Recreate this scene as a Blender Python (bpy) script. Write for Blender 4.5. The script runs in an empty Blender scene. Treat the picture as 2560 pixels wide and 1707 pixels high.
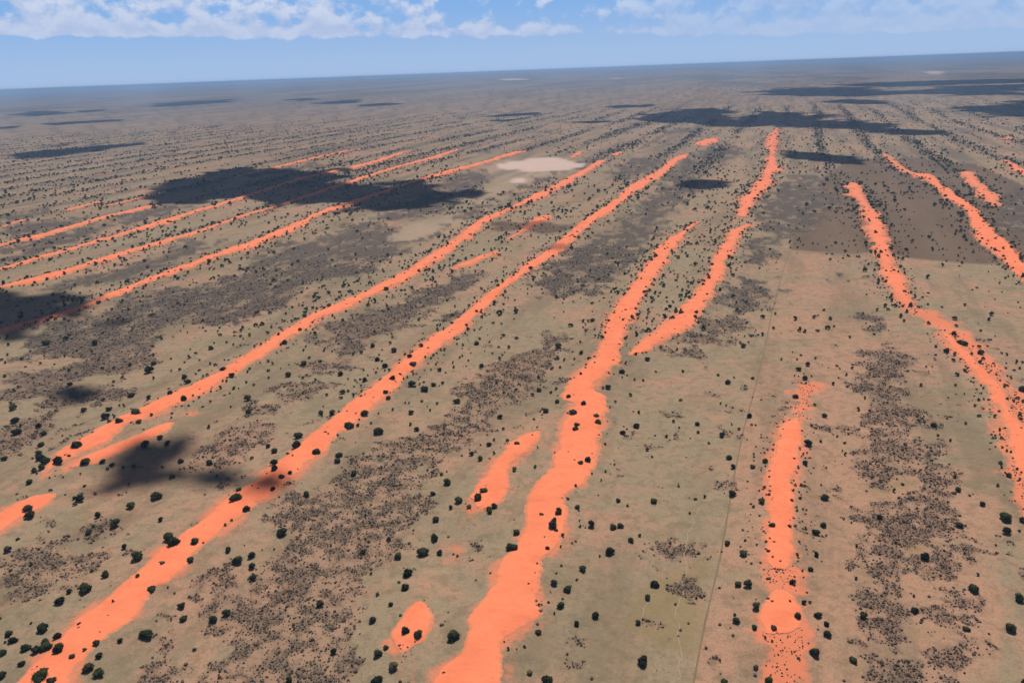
import bpy, math, random
import numpy as np
PI = math.pi
rng = np.random.default_rng(7)
random.seed(7)
C = bpy.context.scene

# ------------------------------------------------------------------ camera
W, Hh = 2560.0, 1707.0            # size of the photograph the traced outlines refer to
F_PX = 18.0 / 23.6 * W
HOR0, HSL = 225.0, 0.0372         # horizon: y = HOR0 - HSL*x
ALT = 260.0
ROLL = math.atan(HSL)
PITCH = math.atan((Hh/2 - (HOR0 - HSL*W/2)) * math.cos(ROLL) / F_PX)
Fv = np.array([0, math.cos(PITCH), -math.sin(PITCH)])
R0 = np.array([1.0, 0, 0]); U0 = np.array([0, math.sin(PITCH), math.cos(PITCH)])
Xc = math.cos(ROLL)*R0 - math.sin(ROLL)*U0
Yc = math.sin(ROLL)*R0 + math.cos(ROLL)*U0
cam = bpy.data.cameras.new('camera'); co = bpy.data.objects.new('camera', cam)
C.collection.objects.link(co); C.camera = co
cam.sensor_width = 23.6; cam.lens = 18.0; cam.clip_start = 1.0; cam.clip_end = 200000
from mathutils import Matrix, Vector
co.matrix_world = Matrix(((Xc[0], Yc[0], -Fv[0], 0), (Xc[1], Yc[1], -Fv[1], 0), (Xc[2], Yc[2], -Fv[2], ALT), (0, 0, 0, 1)))

# ------------------------------------------------------------------ light
SUN_EL, SUN_AZ = math.radians(62), math.radians(16)   # azimuth measured from +Y to +X
S = np.array([math.sin(SUN_AZ)*math.cos(SUN_EL), math.cos(SUN_AZ)*math.cos(SUN_EL), math.sin(SUN_EL)])
sl = bpy.data.lights.new('sun', 'SUN'); so = bpy.data.objects.new('sun', sl); C.collection.objects.link(so)
sl.energy = 5.0; sl.angle = math.radians(0.5); sl.color = (1.0, 0.95, 0.88)
so.rotation_euler = Vector((-S[0], -S[1], -S[2])).to_track_quat('-Z', 'Y').to_euler()
so.location = (0, 0, 3000)
wd = bpy.data.worlds.new('World'); C.world = wd; wd.use_nodes = True
C.view_settings.view_transform = 'Standard'; C.view_settings.look = 'None'
C.view_settings.exposure = 0.0; C.view_settings.gamma = 1.0
C.cycles.max_bounces = 4; C.cycles.diffuse_bounces = 2; C.cycles.volume_bounces = 0
C.cycles.transparent_max_bounces = 12; C.cycles.use_denoising = True

class NT:
    """small helper for writing node trees"""
    def __init__(s, tree): s.t = tree; s.n = tree.nodes; s.l = tree.links
    def node(s, typ, **kw):
        nd = s.n.new(typ)
        for k, v in kw.items():
            if k == 'ins':
                for i, x in v.items():
                    if hasattr(x, 'is_output') or isinstance(x, bpy.types.NodeSocket): s.l.new(x, nd.inputs[i])
                    else: nd.inputs[i].default_value = x
            else: setattr(nd, k, v)
        return nd
    def m(s, op, a, b=0.0, c=0.0, clamp=False):
        return s.node('ShaderNodeMath', operation=op, use_clamp=clamp, ins={0: a, 1: b, 2: c}).outputs[0]
    def ss(s, x, lo, hi, a=0.0, b=1.0):
        return s.node('ShaderNodeMapRange', interpolation_type='SMOOTHSTEP', ins={0: x, 1: lo, 2: hi, 3: a, 4: b}).outputs[0]
    def noise(s, vec, scale, detail=4, rough=0.55, dist=0.0):
        return s.node('ShaderNodeTexNoise', ins={'Vector': vec, 'Scale': scale, 'Detail': detail, 'Roughness': rough, 'Distortion': dist}).outputs[0]
    def mix(s, f, a, b):
        nd = s.n.new('ShaderNodeMix'); nd.data_type = 'RGBA'
        for i, x in ((0, f), (6, a), (7, b)):
            if isinstance(x, bpy.types.NodeSocket): s.l.new(x, nd.inputs[i])
            else: nd.inputs[i].default_value = x if i == 0 else (*x, 1) if len(x) == 3 else x
        return nd.outputs[2]
    def attr(s, name): return s.node('ShaderNodeAttribute', attribute_name=name).outputs['Fac']

# ---- sky with distant cumulus, a function of the direction only
w = NT(wd.node_tree); bg = wd.node_tree.nodes['Background']
sky = w.node('ShaderNodeTexSky', sky_type='NISHITA', sun_disc=False, sun_elevation=SUN_EL, sun_rotation=SUN_AZ,
             altitude=1500, air_density=0.5, dust_density=0.1, ozone_density=2.0)
gen = w.node('ShaderNodeTexCoord').outputs['Generated']
sp = w.node('ShaderNodeSeparateXYZ', ins={0: gen})
az = w.m('ARCTAN2', sp.outputs[0], sp.outputs[1]); el = w.m('ARCSINE', sp.outputs[2])
SKY_STR = 0.05
def cloud_noise(de, seed=0.0, sc=1.0):
    v = w.node('ShaderNodeCombineXYZ', ins={0: w.m('MULTIPLY', az, 1.0), 1: w.m('MULTIPLY', w.m('ADD', el, de), 1.35), 2: seed}).outputs[0]
    return w.noise(v, 27.0*sc, 8, 0.56, 0.1)
elc = w.m('ADD', el, w.m('MULTIPLY', az, 0.028))      # bases seen through more air to the left stand a little higher
cov_l = w.ss(az, -0.52, 0.20, 0.145, 0.03)             # more cloud to the left
cov_r = w.ss(az, 0.10, 0.34, 0.0, 0.13)
base = w.ss(elc, 0.031, 0.044, -0.50, 0.0)
low = w.m('MULTIPLY', w.ss(elc, 0.012, 0.036, 0.0, 1.0), w.ss(elc, 0.036, 0.058, 0.20, 0.0))
topf = w.ss(elc, 0.075, 0.20, 0.0, -0.05)
n1 = cloud_noise(0.0, 3.7); n2 = cloud_noise(0.007, 3.7)
den = w.m('ADD', w.m('ADD', w.m('ADD', n1, cov_l), w.m('ADD', cov_r, base)), w.m('ADD', low, topf))
den = w.ss(den, 0.525, 0.68, 0.0, 1.0)
lit = w.ss(w.m('SUBTRACT', n1, n2), -0.10, 0.12, 0.0, 1.0)
lit = w.m('MULTIPLY', lit, w.ss(elc, 0.045, 0.085, 0.45, 1.0), clamp=True)
cup = w.ss(el, 0.14, 0.35, 1.0, 0.25)
ccol = w.mix(lit, (0.46, 0.55, 0.77), (0.68, 0.735, 0.865))
thin = w.ss(az, -0.02, 0.28, 0.86, 0.40)
hz = w.ss(el, 0.0, 0.35, 0.0, 1.0)
grad = w.mix(hz, (0.345, 0.485, 0.745), (0.035, 0.13, 0.42))
grad = w.mix(w.ss(el, 0.0, 0.10, 0.0, 1.0), (0.375, 0.525, 0.775), (0.215, 0.43, 0.80))
skyc = w.node('ShaderNodeVectorMath', operation='SCALE', ins={0: sky.outputs[0], 3: SKY_STR}).outputs[0]
air = w.mix(w.ss(el, 0.12, 0.26, 1.0, 0.0), skyc, grad)
allc = w.mix(w.m('MULTIPLY', w.m('MULTIPLY', den, thin), cup), air, ccol)
# below the horizon the world carries on as the sky's own colour
wd.node_tree.links.new(allc, bg.inputs[0]); bg.inputs[1].default_value = 1.0

# ------------------------------------------------------------------ projection helpers
def pix_dir(px, py):
    a = (np.asarray(px, float) - W/2) / F_PX; b = -(np.asarray(py, float) - Hh/2) / F_PX
    d = Fv[None] + a[:, None]*Xc[None] + b[:, None]*Yc[None]
    return d
def far_rise(x, y):
    """the plain swells gently far ahead"""
    r = np.hypot(x, y); t = np.arctan2(x, y)
    return 0.0064*np.maximum(r-5000, 0)*np.exp(-(t/0.42)**2)*np.clip((60000-r)/30000, 0, 1)
def unproject(pts, zf):
    """points of the photograph -> the place on the ground they show (zf: ground height function or a number)"""
    pts = np.asarray(pts, float); d = pix_dir(pts[:, 0], pts[:, 1])
    h = np.hypot(d[:, 0], d[:, 1]); ux, uy, s = d[:, 0]/h, d[:, 1]/h, d[:, 2]/h
    lo = np.full(len(pts), 30.0); hi = np.full(len(pts), 52000.0)
    if not callable(zf):
        c = zf; zf = lambda x, y: c + far_rise(x, y)
    lo_r = np.full(len(pts), 30.0); found = np.zeros(len(pts), bool)
    # march outwards, then bisect
    rs = np.geomspace(60, 52000, 160)
    prev = lo.copy()
    for r in rs:
        f = ALT + s*r - zf(ux*r, uy*r)
        new = (~found) & (f < 0)
        hi[new] = r; lo[new] = prev[new]; found |= new
        prev[~found] = r
    for _ in range(26):
        mid = (lo+hi)/2; f = ALT + s*mid - zf(ux*mid, uy*mid)
        up = f > 0; lo = np.where(up, mid, lo); hi = np.where(up, hi, mid)
    r = (lo+hi)/2
    return np.stack([ux*r, uy*r], 1)

# ------------------------------------------------------------------ noise
TAB = rng.random((256, 256))
def vnoise(x, y):
    xi = np.floor(x).astype(int); yi = np.floor(y).astype(int); fx = x-xi; fy = y-yi
    fx = fx*fx*(3-2*fx); fy = fy*fy*(3-2*fy)
    g = lambda a, b: TAB[a & 255, b & 255]
    return (g(xi, yi)*(1-fx)+g(xi+1, yi)*fx)*(1-fy)+(g(xi, yi+1)*(1-fx)+g(xi+1, yi+1)*fx)*fy
def fbm(x, y, octv=4, gain=0.5):
    a, t, s = 1.0, 0.0, 0.0
    for k in range(octv):
        t += a*vnoise(x+17.3*k, y+31.7*k); s += a; a *= gain; x = x*2.03; y = y*2.03
    return t/s
DUNE_AZ = math.atan((1965-W/2)/F_PX)           # all the dunes run this way
DD = np.array([math.sin(DUNE_AZ), math.cos(DUNE_AZ)]); DN = np.array([DD[1], -DD[0]])
def along(x, y): return x*DD[0]+y*DD[1]
def across(x, y): return x*DN[0]+y*DN[1]

# ------------------------------------------------------------------ traced outlines (photo pixels)
def P(s): return [tuple(float(v) for v in q.split(',')) for q in s.split()]
# name, left edge, right edge   (both run from near to far)
STRIPS = [
 ('the broad central dune', "985,2080 1010,1960 1035,1860 1084,1707 1108,1661 1155,1626 1164,1601 1163,1547 1181,1517 1228,1476 1236,1454 1239,1422 1250,1392 1280,1381 1296,1348 1310,1334 1311,1280 1314,1242 1329,1221 1362,1180 1386,1161 1374,1155 1375,1144 1400,1114 1393,1087 1408,1046 1427,1022 1440,1010 1400,1000 1401,984 1427,948 1430,939 1454,921 1484,899 1492,875 1506,853 1505,842 1510,803 1543,760 1562,732 1589,702 1598,683 1620,662 1641,622 1669,597 1690,585 1715,573 1739,552 1748,547",
  "1190,2080 1215,1960 1240,1860 1255,1707 1256,1661 1259,1610 1280,1590 1321,1566 1362,1533 1345,1511 1341,1471 1362,1427 1352,1403 1386,1383 1400,1362 1412,1321 1426,1280 1410,1256 1413,1245 1432,1226 1468,1212 1480,1193 1484,1180 1498,1153 1503,1125 1496,1109 1506,1085 1502,1065 1514,1046 1520,1027 1524,986 1482,981 1492,954 1520,937 1541,910 1561,898 1550,886 1552,869 1560,853 1563,842 1574,821 1586,793 1601,760 1623,726 1629,705 1647,680 1675,650 1690,619 1702,604 1721,579 1751,555"),
 ('the forked branch dune', "1569,888 1586,861 1614,849 1641,821 1675,796 1709,760 1733,744 1739,723 1770,695 1773,659 1794,622 1813,591 1825,573 1846,567 1871,558",
  "1572,892 1617,887 1647,861 1693,839 1736,815 1754,790 1767,754 1782,741 1794,714 1813,695 1813,671 1828,637 1843,625 1843,601 1849,585 1868,570 1883,561"),
 ('the zigzag dune', "1837,541 1846,521 1849,506 1846,493 1880,475 1880,457 1909,435 1914,414 1909,399 1928,386 1916,372 1911,361 1916,345 1934,330 1941,320",
  "1865,545 1880,527 1901,497 1911,478 1930,465 1946,458 1938,452 1920,451 1941,438 1953,421 1939,407 1937,387 1945,368 1943,345 1949,322"),
 ('the long left-leaning dune', "-170,1990 -90,1880 10,1760 39,1707 68,1664 106,1634 147,1596 174,1569 196,1541 267,1490 321,1443 365,1405 408,1362 441,1339 485,1310 512,1294 523,1280 558,1248 575,1232 640,1202 654,1177 694,1150 733,1125 757,1098 798,1068 820,1049 844,1035 858,1016 885,997 912,973 959,943 986,918 999,899 1035,880 1062,851 1081,839 1124,812 1160,781 1191,760 1206,741 1240,717 1283,689 1310,661 1341,647 1381,619 1415,588 1451,558 1488,530 1546,497 1555,477 1586,457 1641,429 1660,415 1680,395 1721,383",
  "-30,1990 60,1880 150,1760 177,1699 191,1661 231,1618 272,1588 321,1558 359,1520 379,1495 374,1480 381,1468 422,1457 463,1413 479,1389 517,1362 561,1321 607,1294 622,1278 640,1261 689,1234 711,1210 749,1188 768,1155 809,1136 836,1106 847,1084 885,1068 901,1041 934,1027 945,1008 967,984 986,981 1002,959 1013,940 1027,927 1048,910 1076,891 1103,867 1117,855 1145,839 1179,803 1200,781 1231,763 1252,729 1283,708 1323,680 1372,650 1402,628 1439,604 1464,573 1500,545 1543,521 1580,487 1632,454 1653,443 1683,414 1722,391"),
 ('the small far dune island', "1731,364 1760,349 1792,342", "1733,366 1771,364 1802,350"),
 ('the straight second dune', "98,1185 117,1163 123,1147 147,1128 174,1106 223,1082 259,1063 300,1041 340,1022 395,997 436,981 477,959 531,935 566,913 613,886 640,871 671,849 717,821 769,793 811,769 870,747 909,729 946,711 989,692 1020,674 1053,650 1096,625 1130,604 1170,570 1212,542 1267,524 1313,500 1341,484 1387,464 1412,447 1458,426 1481,414 1492,403 1515,398",
  "109,1190 136,1166 169,1153 191,1136 259,1114 289,1090 308,1071 340,1055 387,1041 436,1014 504,989 545,965 558,946 599,932 624,913 640,906 667,886 698,868 717,849 769,824 787,809 818,790 854,778 900,757 943,735 1001,711 1035,695 1056,674 1099,653 1136,622 1176,594 1206,567 1249,542 1298,521 1320,510 1372,490 1418,466 1439,447 1470,435 1500,416 1519,403"),
 ('the low sand tongue', "169,1166 207,1139 245,1125 294,1106 340,1087 395,1063 425,1054 434,1055", "174,1172 231,1163 283,1144 327,1125 370,1103 408,1087 436,1068 438,1058"),
 ('the left-edge sand patch', "-90,1325 0,1278 54,1248 95,1234 136,1230", "-90,1390 0,1332 41,1302 80,1284 123,1261 150,1234"),
 ('the tiny far sand spot', "1423,395 1442,382 1457,376", "1432,397 1450,387 1460,378"),
 ('the round far sand spot', "1528,389 1540,382 1554,379", "1531,392 1548,390 1558,382"),
 ('the short branch dune', "1127,675 1157,656 1191,643 1222,634 1249,625", "1134,679 1176,665 1206,653 1228,647 1252,628"),
 ('the shadowed branch dune', "1264,600 1289,587 1304,572 1320,558 1347,542 1372,536", "1270,603 1301,589 1326,572 1360,558 1387,542"),
 ('the small central sand lobe', "1179,1274 1174,1242 1182,1221 1217,1180 1239,1150 1260,1122 1280,1104 1302,1087 1334,1076", "1225,1281 1255,1264 1268,1248 1280,1221 1272,1193 1285,1158 1321,1128 1348,1106 1364,1090"),
 ('the bottom sand pocket', "991,1634 975,1607 975,1582 989,1569 1013,1525 1021,1511 1046,1503", "1020,1640 1034,1629 1059,1607 1080,1580 1084,1544 1073,1520 1065,1506"),
 ('the upright right-hand dune', "1912,1427 1904,1394 1909,1334 1917,1294 1914,1250 1917,1212 1912,1188 1919,1166 1925,1142 1940,1112 1936,1087 1947,1065 1977,1049 1990,1046", "1985,1435 1988,1389 1990,1345 1983,1321 1991,1288 1988,1280 1991,1234 1985,1207 1996,1180 2002,1150 2004,1125 2013,1098 2015,1076 2002,1052 1995,1046"),
 ('the low right sand blob', "1919,1593 1906,1590 1898,1574 1889,1552 1898,1525 1919,1482 1925,1473", "1955,1583 1994,1587 2013,1569 2010,1539 2002,1511 1986,1484 1960,1473"),
 ('the upper right dune', "2264,779 2244,763 2235,744 2216,711 2197,695 2204,674 2197,653 2183,634 2180,613 2164,588 2158,561 2152,533 2146,509 2128,497 2112,475 2112,460 2120,456", "2281,778 2284,760 2268,735 2267,714 2259,689 2238,674 2235,643 2229,610 2213,585 2207,555 2192,530 2170,506 2164,478 2146,462 2140,457"),
 ('the right-edge dune', "2567,1250 2557,1212 2541,1185 2525,1158 2525,1125 2514,1098 2505,1065 2500,1038 2492,1016 2467,1005 2465,975 2437,948 2418,916 2394,907 2383,888 2362,861 2345,833", "2640,1250 2625,1170 2587,1098 2557,1060 2538,1038 2522,1016 2525,1000 2505,970 2476,935 2443,907 2418,877 2395,855 2368,832"),
 ('the far right curving dune', "2600,732 2560,702 2544,689 2513,662 2495,640 2461,619 2440,591 2431,567 2422,533 2385,509 2351,487 2336,466 2311,449 2272,438 2234,422 2211,399 2198,382", "2600,690 2556,659 2541,634 2519,604 2495,585 2464,555 2449,527 2409,500 2376,480 2345,456 2337,441 2322,431 2311,438 2272,430 2242,403 2205,382"),
 ('the short dune near the right edge', "2480,518 2470,512 2440,484 2415,454 2397,429", "2501,519 2504,512 2498,493 2483,478 2443,451 2428,426"),
 ('the far corner dune', "2571,446 2548,433 2517,418 2502,403", "2578,438 2563,426 2540,414 2510,403"),
 ('the far speck dune', "2508,350 2512,345 2520,342", "2534,350 2532,347 2524,342"),
 ('the third dune', "-90,850 0,824 92,800 184,772 254,746 294,726 361,702 407,680 474,659 536,634 582,619 640,601 686,579 732,561 772,542 793,527 811,522 854,512 900,493 946,481 1007,460 1044,447 1114,428 1159,418 1213,403 1270,384 1316,374",
  "-90,862 0,836 92,810 184,784 260,752 306,738 367,711 429,686 490,668 551,643 612,628 652,612 701,591 756,570 778,549 799,537 836,529 885,515 931,497 992,475 1038,459 1099,442 1155,426 1220,410 1282,388 1318,377"),
 ('the fourth dune', "-90,742 0,717 61,702 122,686 184,668 275,640 337,622 398,604 459,588 490,579 551,558 612,536 661,524 732,500 787,481 839,466 885,448 931,435 977,421 1021,409 1060,399 1117,382 1148,372",
  "-90,752 0,726 76,709 153,689 226,665 291,646 352,628 413,610 477,591 551,563 630,537 670,527 738,506 799,486 848,470 915,448 968,430 1021,414 1098,395 1149,376"),
 ('the fifth dune', "-90,698 0,671 76,646 153,625 214,607 275,591 337,570 398,552 459,536 520,518 566,506 612,490 673,472 717,454 778,439 839,425 873,419 926,406 983,388 1029,374",
  "-90,708 0,679 92,650 184,625 263,601 352,576 429,555 520,524 582,507 658,484 732,457 793,442 854,428 887,423 945,408 991,391 1030,377"),
 ('the sixth dune', "-90,636 0,611 61,594 122,579 184,562 245,545 306,530 367,515 395,510", "-90,642 0,616 76,601 138,584 214,562 275,545 337,531 392,515 400,512"),
 ('the thin seventh dune', "159,527 214,513 262,501", "163,530 216,517 264,504"),
 ('the thin eighth dune', "262,516 337,499 400,485", "264,519 337,503 402,488"),
 ('the far thin dune', "589,443 631,430 681,419 765,399 842,382 905,370", "591,446 633,434 685,423 767,403 844,386 907,373"),
 ('the far left thin dune', "0,569 30,558 72,546", "0,573 32,562 74,549"),
]
# areas of dense low shrub
PATCH = [P(s) for s in [
 "1103,962 1185,943 1239,918 1280,903 1320,880 1350,865 1345,835 1402,833 1412,848 1370,880 1381,897 1362,924 1337,935 1329,962 1315,992 1280,1001 1239,1027 1226,1055 1215,1076 1185,1098 1144,1125 1076,1153 1065,1172 1087,1207 1076,1218 1029,1229 1076,1256 1070,1280 1048,1291 1008,1321 1005,1348 969,1375 964,1400 904,1441 934,1460 948,1490 901,1514 871,1566 896,1593 912,1626 885,1661 871,1707 840,1960 400,1960 477,1699 504,1623 545,1634 534,1607 490,1585 517,1563 572,1539 577,1511 640,1500 640,1443 689,1389 730,1364 776,1334 722,1321 640,1310 673,1280 694,1248 741,1229 787,1212 858,1199 863,1166 885,1147 926,1125 926,1112 972,1098 994,1079 1048,1084 1065,1057 1103,1041 1147,1016 1157,997 1138,976",
 "1672,852 1739,830 1757,803 1800,800 1858,800 1883,827 1831,839 1825,861 1782,882 1765,894 1699,894 1675,860",
 "1747,918 1775,908 1788,925 1770,937",
 "1813,732 1868,695 1901,695 1926,738 1889,775 1846,784 1803,763",
 "1901,542 1932,481 1975,441 2039,424 2054,457 2073,481 2085,518 2054,542 2024,555 2024,579 1978,590 1941,604 1930,620 1917,646 1895,662 1871,659 1871,619 1883,582 1910,564",
 "1494,604 1543,555 1592,521 1632,487 1675,430 1705,400 1740,378 1800,368 1850,365 1860,385 1800,400 1740,440 1739,478 1693,512 1663,549 1653,582 1611,604 1592,653 1555,680 1531,695 1494,714 1513,738 1464,741 1402,747 1366,738 1338,705 1338,677 1393,656 1427,628",
 "790,845 824,818 870,796 940,772 977,763 1007,735 1069,711 1114,702 1160,686 1194,686 1180,712 1117,735 1099,772 1007,812 964,842 915,855 854,879 824,861",
 "830,860 940,853 920,890 850,885", "765,935 800,905 870,900 890,918 800,938",
 "662,989 722,954 760,951 850,954 840,962 792,997 722,1003", "640,1015 690,1020 700,1035 650,1040",
 "503,1140 530,1100 570,1070 640,1045 690,1060 700,1085 650,1120 600,1140 560,1175 520,1170",
 "46,861 76,845 122,815 184,796 275,772 337,741 383,729 490,720 536,702 612,677 660,640 717,601 824,594 870,561 946,552 992,573 960,600 1032,607 1007,634 915,683 808,699 747,726 741,766 673,775 597,796 536,815 429,818 398,849 400,880 306,900 240,890 92,900 44,880",
 "0,970 40,965 54,935 100,920 190,900 240,890 330,893 370,880 380,900 300,940 220,960 130,985 55,1003 0,985 -60,985",
 "-60,1150 -60,1060 0,1057 54,1041 136,1027 212,1030 177,1057 90,1087 41,1114 0,1139",
 "120,1005 230,975 330,975 335,985 250,1012 180,1022",
 "196,695 291,665 398,646 459,604 551,601 505,634 398,674 337,695 214,717 76,729",
 "0,640 60,605 150,580 280,560 300,562 200,598 120,620 60,645 0,660",
 "275,560 300,540 380,520 470,515 400,540 330,562",
 "0,580 60,560 150,548 250,535 200,556 120,575 20,592", "0,545 92,527 153,521 120,534 30,552",
 "920,540 970,515 1050,490 1130,440 1200,425 1215,450 1180,490 1110,520 1050,545 960,552",
 "1038,604 1099,585 1145,552 1160,530 1222,506 1252,481 1313,460 1360,443 1400,428 1395,438 1330,465 1237,512 1160,558 1084,601",
 "1430,415 1475,395 1485,405 1450,425 1380,432", "1530,445 1545,410 1600,395 1660,395 1640,420 1560,450",
 "-40,1400 50,1375 130,1360 230,1378 215,1420 180,1460 110,1475 40,1465 -40,1480", "0,1485 90,1465 80,1500 10,1530 -30,1530",
 "90,1350 130,1345 200,1330 240,1300 290,1310 240,1350 180,1370", "143,1310 175,1305 165,1322 145,1322",
 "378,1597 430,1580 425,1612", "508,1455 560,1430 600,1435 580,1455 525,1470", "500,1500 560,1478 605,1500 540,1515", "360,1675 400,1670 390,1702 365,1700",
 "700,1220 740,1200 790,1205 765,1222",
 "1590,1402 1620,1388 1665,1365 1705,1380 1700,1405 1640,1428 1600,1415", "1718,1410 1768,1402 1740,1423", "1665,1465 1705,1455 1690,1478", "1736,1492 1768,1484 1762,1498",
 "2179,867 2206,867 2244,886 2266,907 2290,921 2247,932 2240,945 2250,959 2241,973 2271,992 2263,1008 2252,1022 2299,1041 2318,1068 2299,1093 2329,1114 2350,1142 2348,1161 2361,1183 2380,1207 2329,1202 2285,1191 2220,1193 2198,1210 2173,1215 2151,1196 2143,1174 2157,1142 2165,1112 2171,1090 2187,1044 2179,1016 2190,989 2160,984 2160,962 2192,951 2192,935 2157,929 2160,899",
 "2240,1245 2290,1235 2330,1225 2390,1235 2370,1260 2380,1285 2301,1290 2160,1290 2190,1265",
 "2165,1280 2301,1280 2369,1280 2410,1302 2418,1337 2410,1383 2369,1389 2350,1345 2260,1348 2241,1389 2329,1411 2356,1389 2405,1416 2361,1443 2269,1422 2271,1465 2274,1487 2288,1539 2290,1563 2252,1566 2247,1615 2192,1604 2124,1593 2097,1563 2151,1552 2157,1511 2165,1476 2206,1471 2179,1457 2151,1416 2116,1430 2127,1375 2165,1334",
 "2312,1525 2361,1479 2405,1476 2432,1514 2454,1547 2427,1569 2388,1547 2356,1552",
 "2165,1618 2301,1631 2356,1601 2410,1596 2456,1612 2410,1623 2432,1648 2405,1675 2367,1683 2394,1707 2420,1960 2110,1960 2130,1683 2143,1648",
 "2082,684 2110,679 2125,682 2110,688", "2106,700 2164,697 2140,704 2110,706", "2146,795 2177,792 2160,802", "2165,815 2192,812 2180,820",
 "2498,560 2520,490 2560,470 2640,470 2640,600 2540,575", "1100,800 1120,790 1150,795 1130,808",
 "600,435 700,425 760,412 800,405 820,412 740,430 640,445", "1180,376 1230,365 1240,372 1200,383", "1660,330 1740,318 1760,322 1700,338"]]
# reddish shrub-dotted sand where a dune is nearly grown over
RED = [P(s) for s in ["2000,955 2040,960 2032,985 2020,1020 2002,1050 1975,1046 1985,1015 1995,985",
 "1912,1425 1988,1432 1990,1485 1925,1480", "1900,1585 2010,1578 2015,1620 2000,1660 2005,2000 1890,2000 1915,1660",
 "2500,1000 2560,1000 2640,1100 2640,1300 2560,1290 2530,1180 2505,1090", "2270,778 2330,782 2400,820 2430,850 2480,905 2520,960 2560,1000 2600,1100 2540,1000 2440,900 2345,835 2320,800",
 "1345,1405 1380,1385 1412,1330 1425,1290 1400,1390 1370,1440 1350,1480", "1028,1480 1075,1445 1100,1460 1070,1505",
 "985,1640 1020,1640 1040,1680 1010,1707 980,1707", "1280,1060 1350,1062 1378,1075 1350,1095 1300,1085", "1120,1290 1200,1270 1230,1285 1180,1330 1160,1400 1120,1440 1100,1400",
 "430,1020 500,1010 510,1040 440,1060", "160,1220 220,1205 240,1225 150,1240", "1100,560 1180,548 1200,556 1120,572", "880,568 960,555 1030,560 960,572", "0,475 92,462 92,467 0,482", "24,526 52,520 70,518 40,530", "320,455 460,420 470,424 330,462", "0,418 50,414 100,408 130,402 60,420 0,426",
 "60,280 260,250 500,235 640,228 640,238 400,252 200,275 60,290"]]
PALE = [P(s) for s in ["1243,412 1290,403 1340,397 1395,395 1425,405 1462,411 1455,420 1420,425 1340,429 1270,425 1245,418",
 "1272,451 1300,447 1330,450 1300,456 1280,455", "1245,198.5 1280,196.5 1318,197.5 1316,200.5 1260,201.5", "2308,180 2340,178 2364,180 2350,183 2320,183", "1528,195.5 1550,194.5 1553,196.5 1530,197.5"]]
PALE2 = [P(s) for s in ["950,602 1010,560 1080,545 1150,535 1170,550 1100,590 1040,605 990,615", "1180,520 1210,470 1210,440 1230,405 1280,400 1440,430 1400,440 1300,460 1240,490"]]
FIELD = [P("1976,628 2192,639 2268,648 2513,664 2560,668 2700,675 2700,560 2600,480 2440,410 2300,395 2120,400 2060,440 2000,510 1984,560 1980,588")]
STRAW = [P(s) for s in ["2180,1205 2240,1190 2300,1205 2290,1225 2230,1240 2170,1245", "2245,1345 2330,1350 2370,1375 2300,1395 2255,1385", "2250,1570 2400,1555 2410,1590 2290,1610",
 "1560,1500 1640,1440 1740,1400 1760,1340 1780,1420 1760,1560 1720,1640 1620,1600 1540,1570"]]

def poly_sd(x, y, poly, pad):
    """signed distance (positive inside) of points to a polygon, far points get -pad"""
    out = np.full(x.shape, -1e9)
    a = np.asarray(poly); b = np.roll(a, -1, 0)
    sel = (x > a[:, 0].min()-pad) & (x < a[:, 0].max()+pad) & (y > a[:, 1].min()-pad) & (y < a[:, 1].max()+pad)
    if not sel.any(): return out
    px, py = x[sel], y[sel]; d2 = np.full(px.shape, 1e18); ins = np.zeros(px.shape, bool)
    for (ax, ay), (bx, by) in zip(a, b):
        ex, ey = bx-ax, by-ay; L = ex*ex+ey*ey+1e-9
        t = np.clip(((px-ax)*ex+(py-ay)*ey)/L, 0, 1)
        d2 = np.minimum(d2, (px-ax-t*ex)**2+(py-ay-t*ey)**2)
        if abs(ey) > 1e-9:
            c = ((ay > py) != (by > py)) & (px < ex*(py-ay)/ey+ax); ins ^= c
    d = np.sqrt(d2); out[sel] = np.where(ins, d, -d)
    return out

# ------------------------------------------------------------------ dune outlines on the ground
def resample(p, n):
    p = np.asarray(p, float); s = np.r_[0, np.cumsum(np.hypot(*np.diff(p, axis=0).T))]
    t = np.linspace(0, s[-1], n); return np.stack([np.interp(t, s, p[:, 0]), np.interp(t, s, p[:, 1])], 1)
HT = 3.6
dunes = []
for name, l, r in STRIPS:
    L, R = P(l), P(r)
    n = max(len(L), len(R))*4
    zc = HT*0.8
    def smooth(p):
        q = p.copy()
        for _ in range(3): q[1:-1] = (q[:-2]+2*q[1:-1]+q[2:])/4
        return q
    gl = unproject(smooth(resample(L, n)), zc); gr = unproject(smooth(resample(R, n)), zc)
    dunes.append(dict(name=name, L=gl, R=gr, mid=(gl+gr)/2, wid=np.minimum(np.hypot(*(gl-gr).T)/2, np.minimum(np.sqrt((((gl+gr)[:, None]/2-gr[None])**2).sum(-1)).min(1), np.sqrt((((gl+gr)[:, None]/2-gl[None])**2).sum(-1)).min(1))), poly=np.r_[gl, gr[::-1]]))
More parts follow.
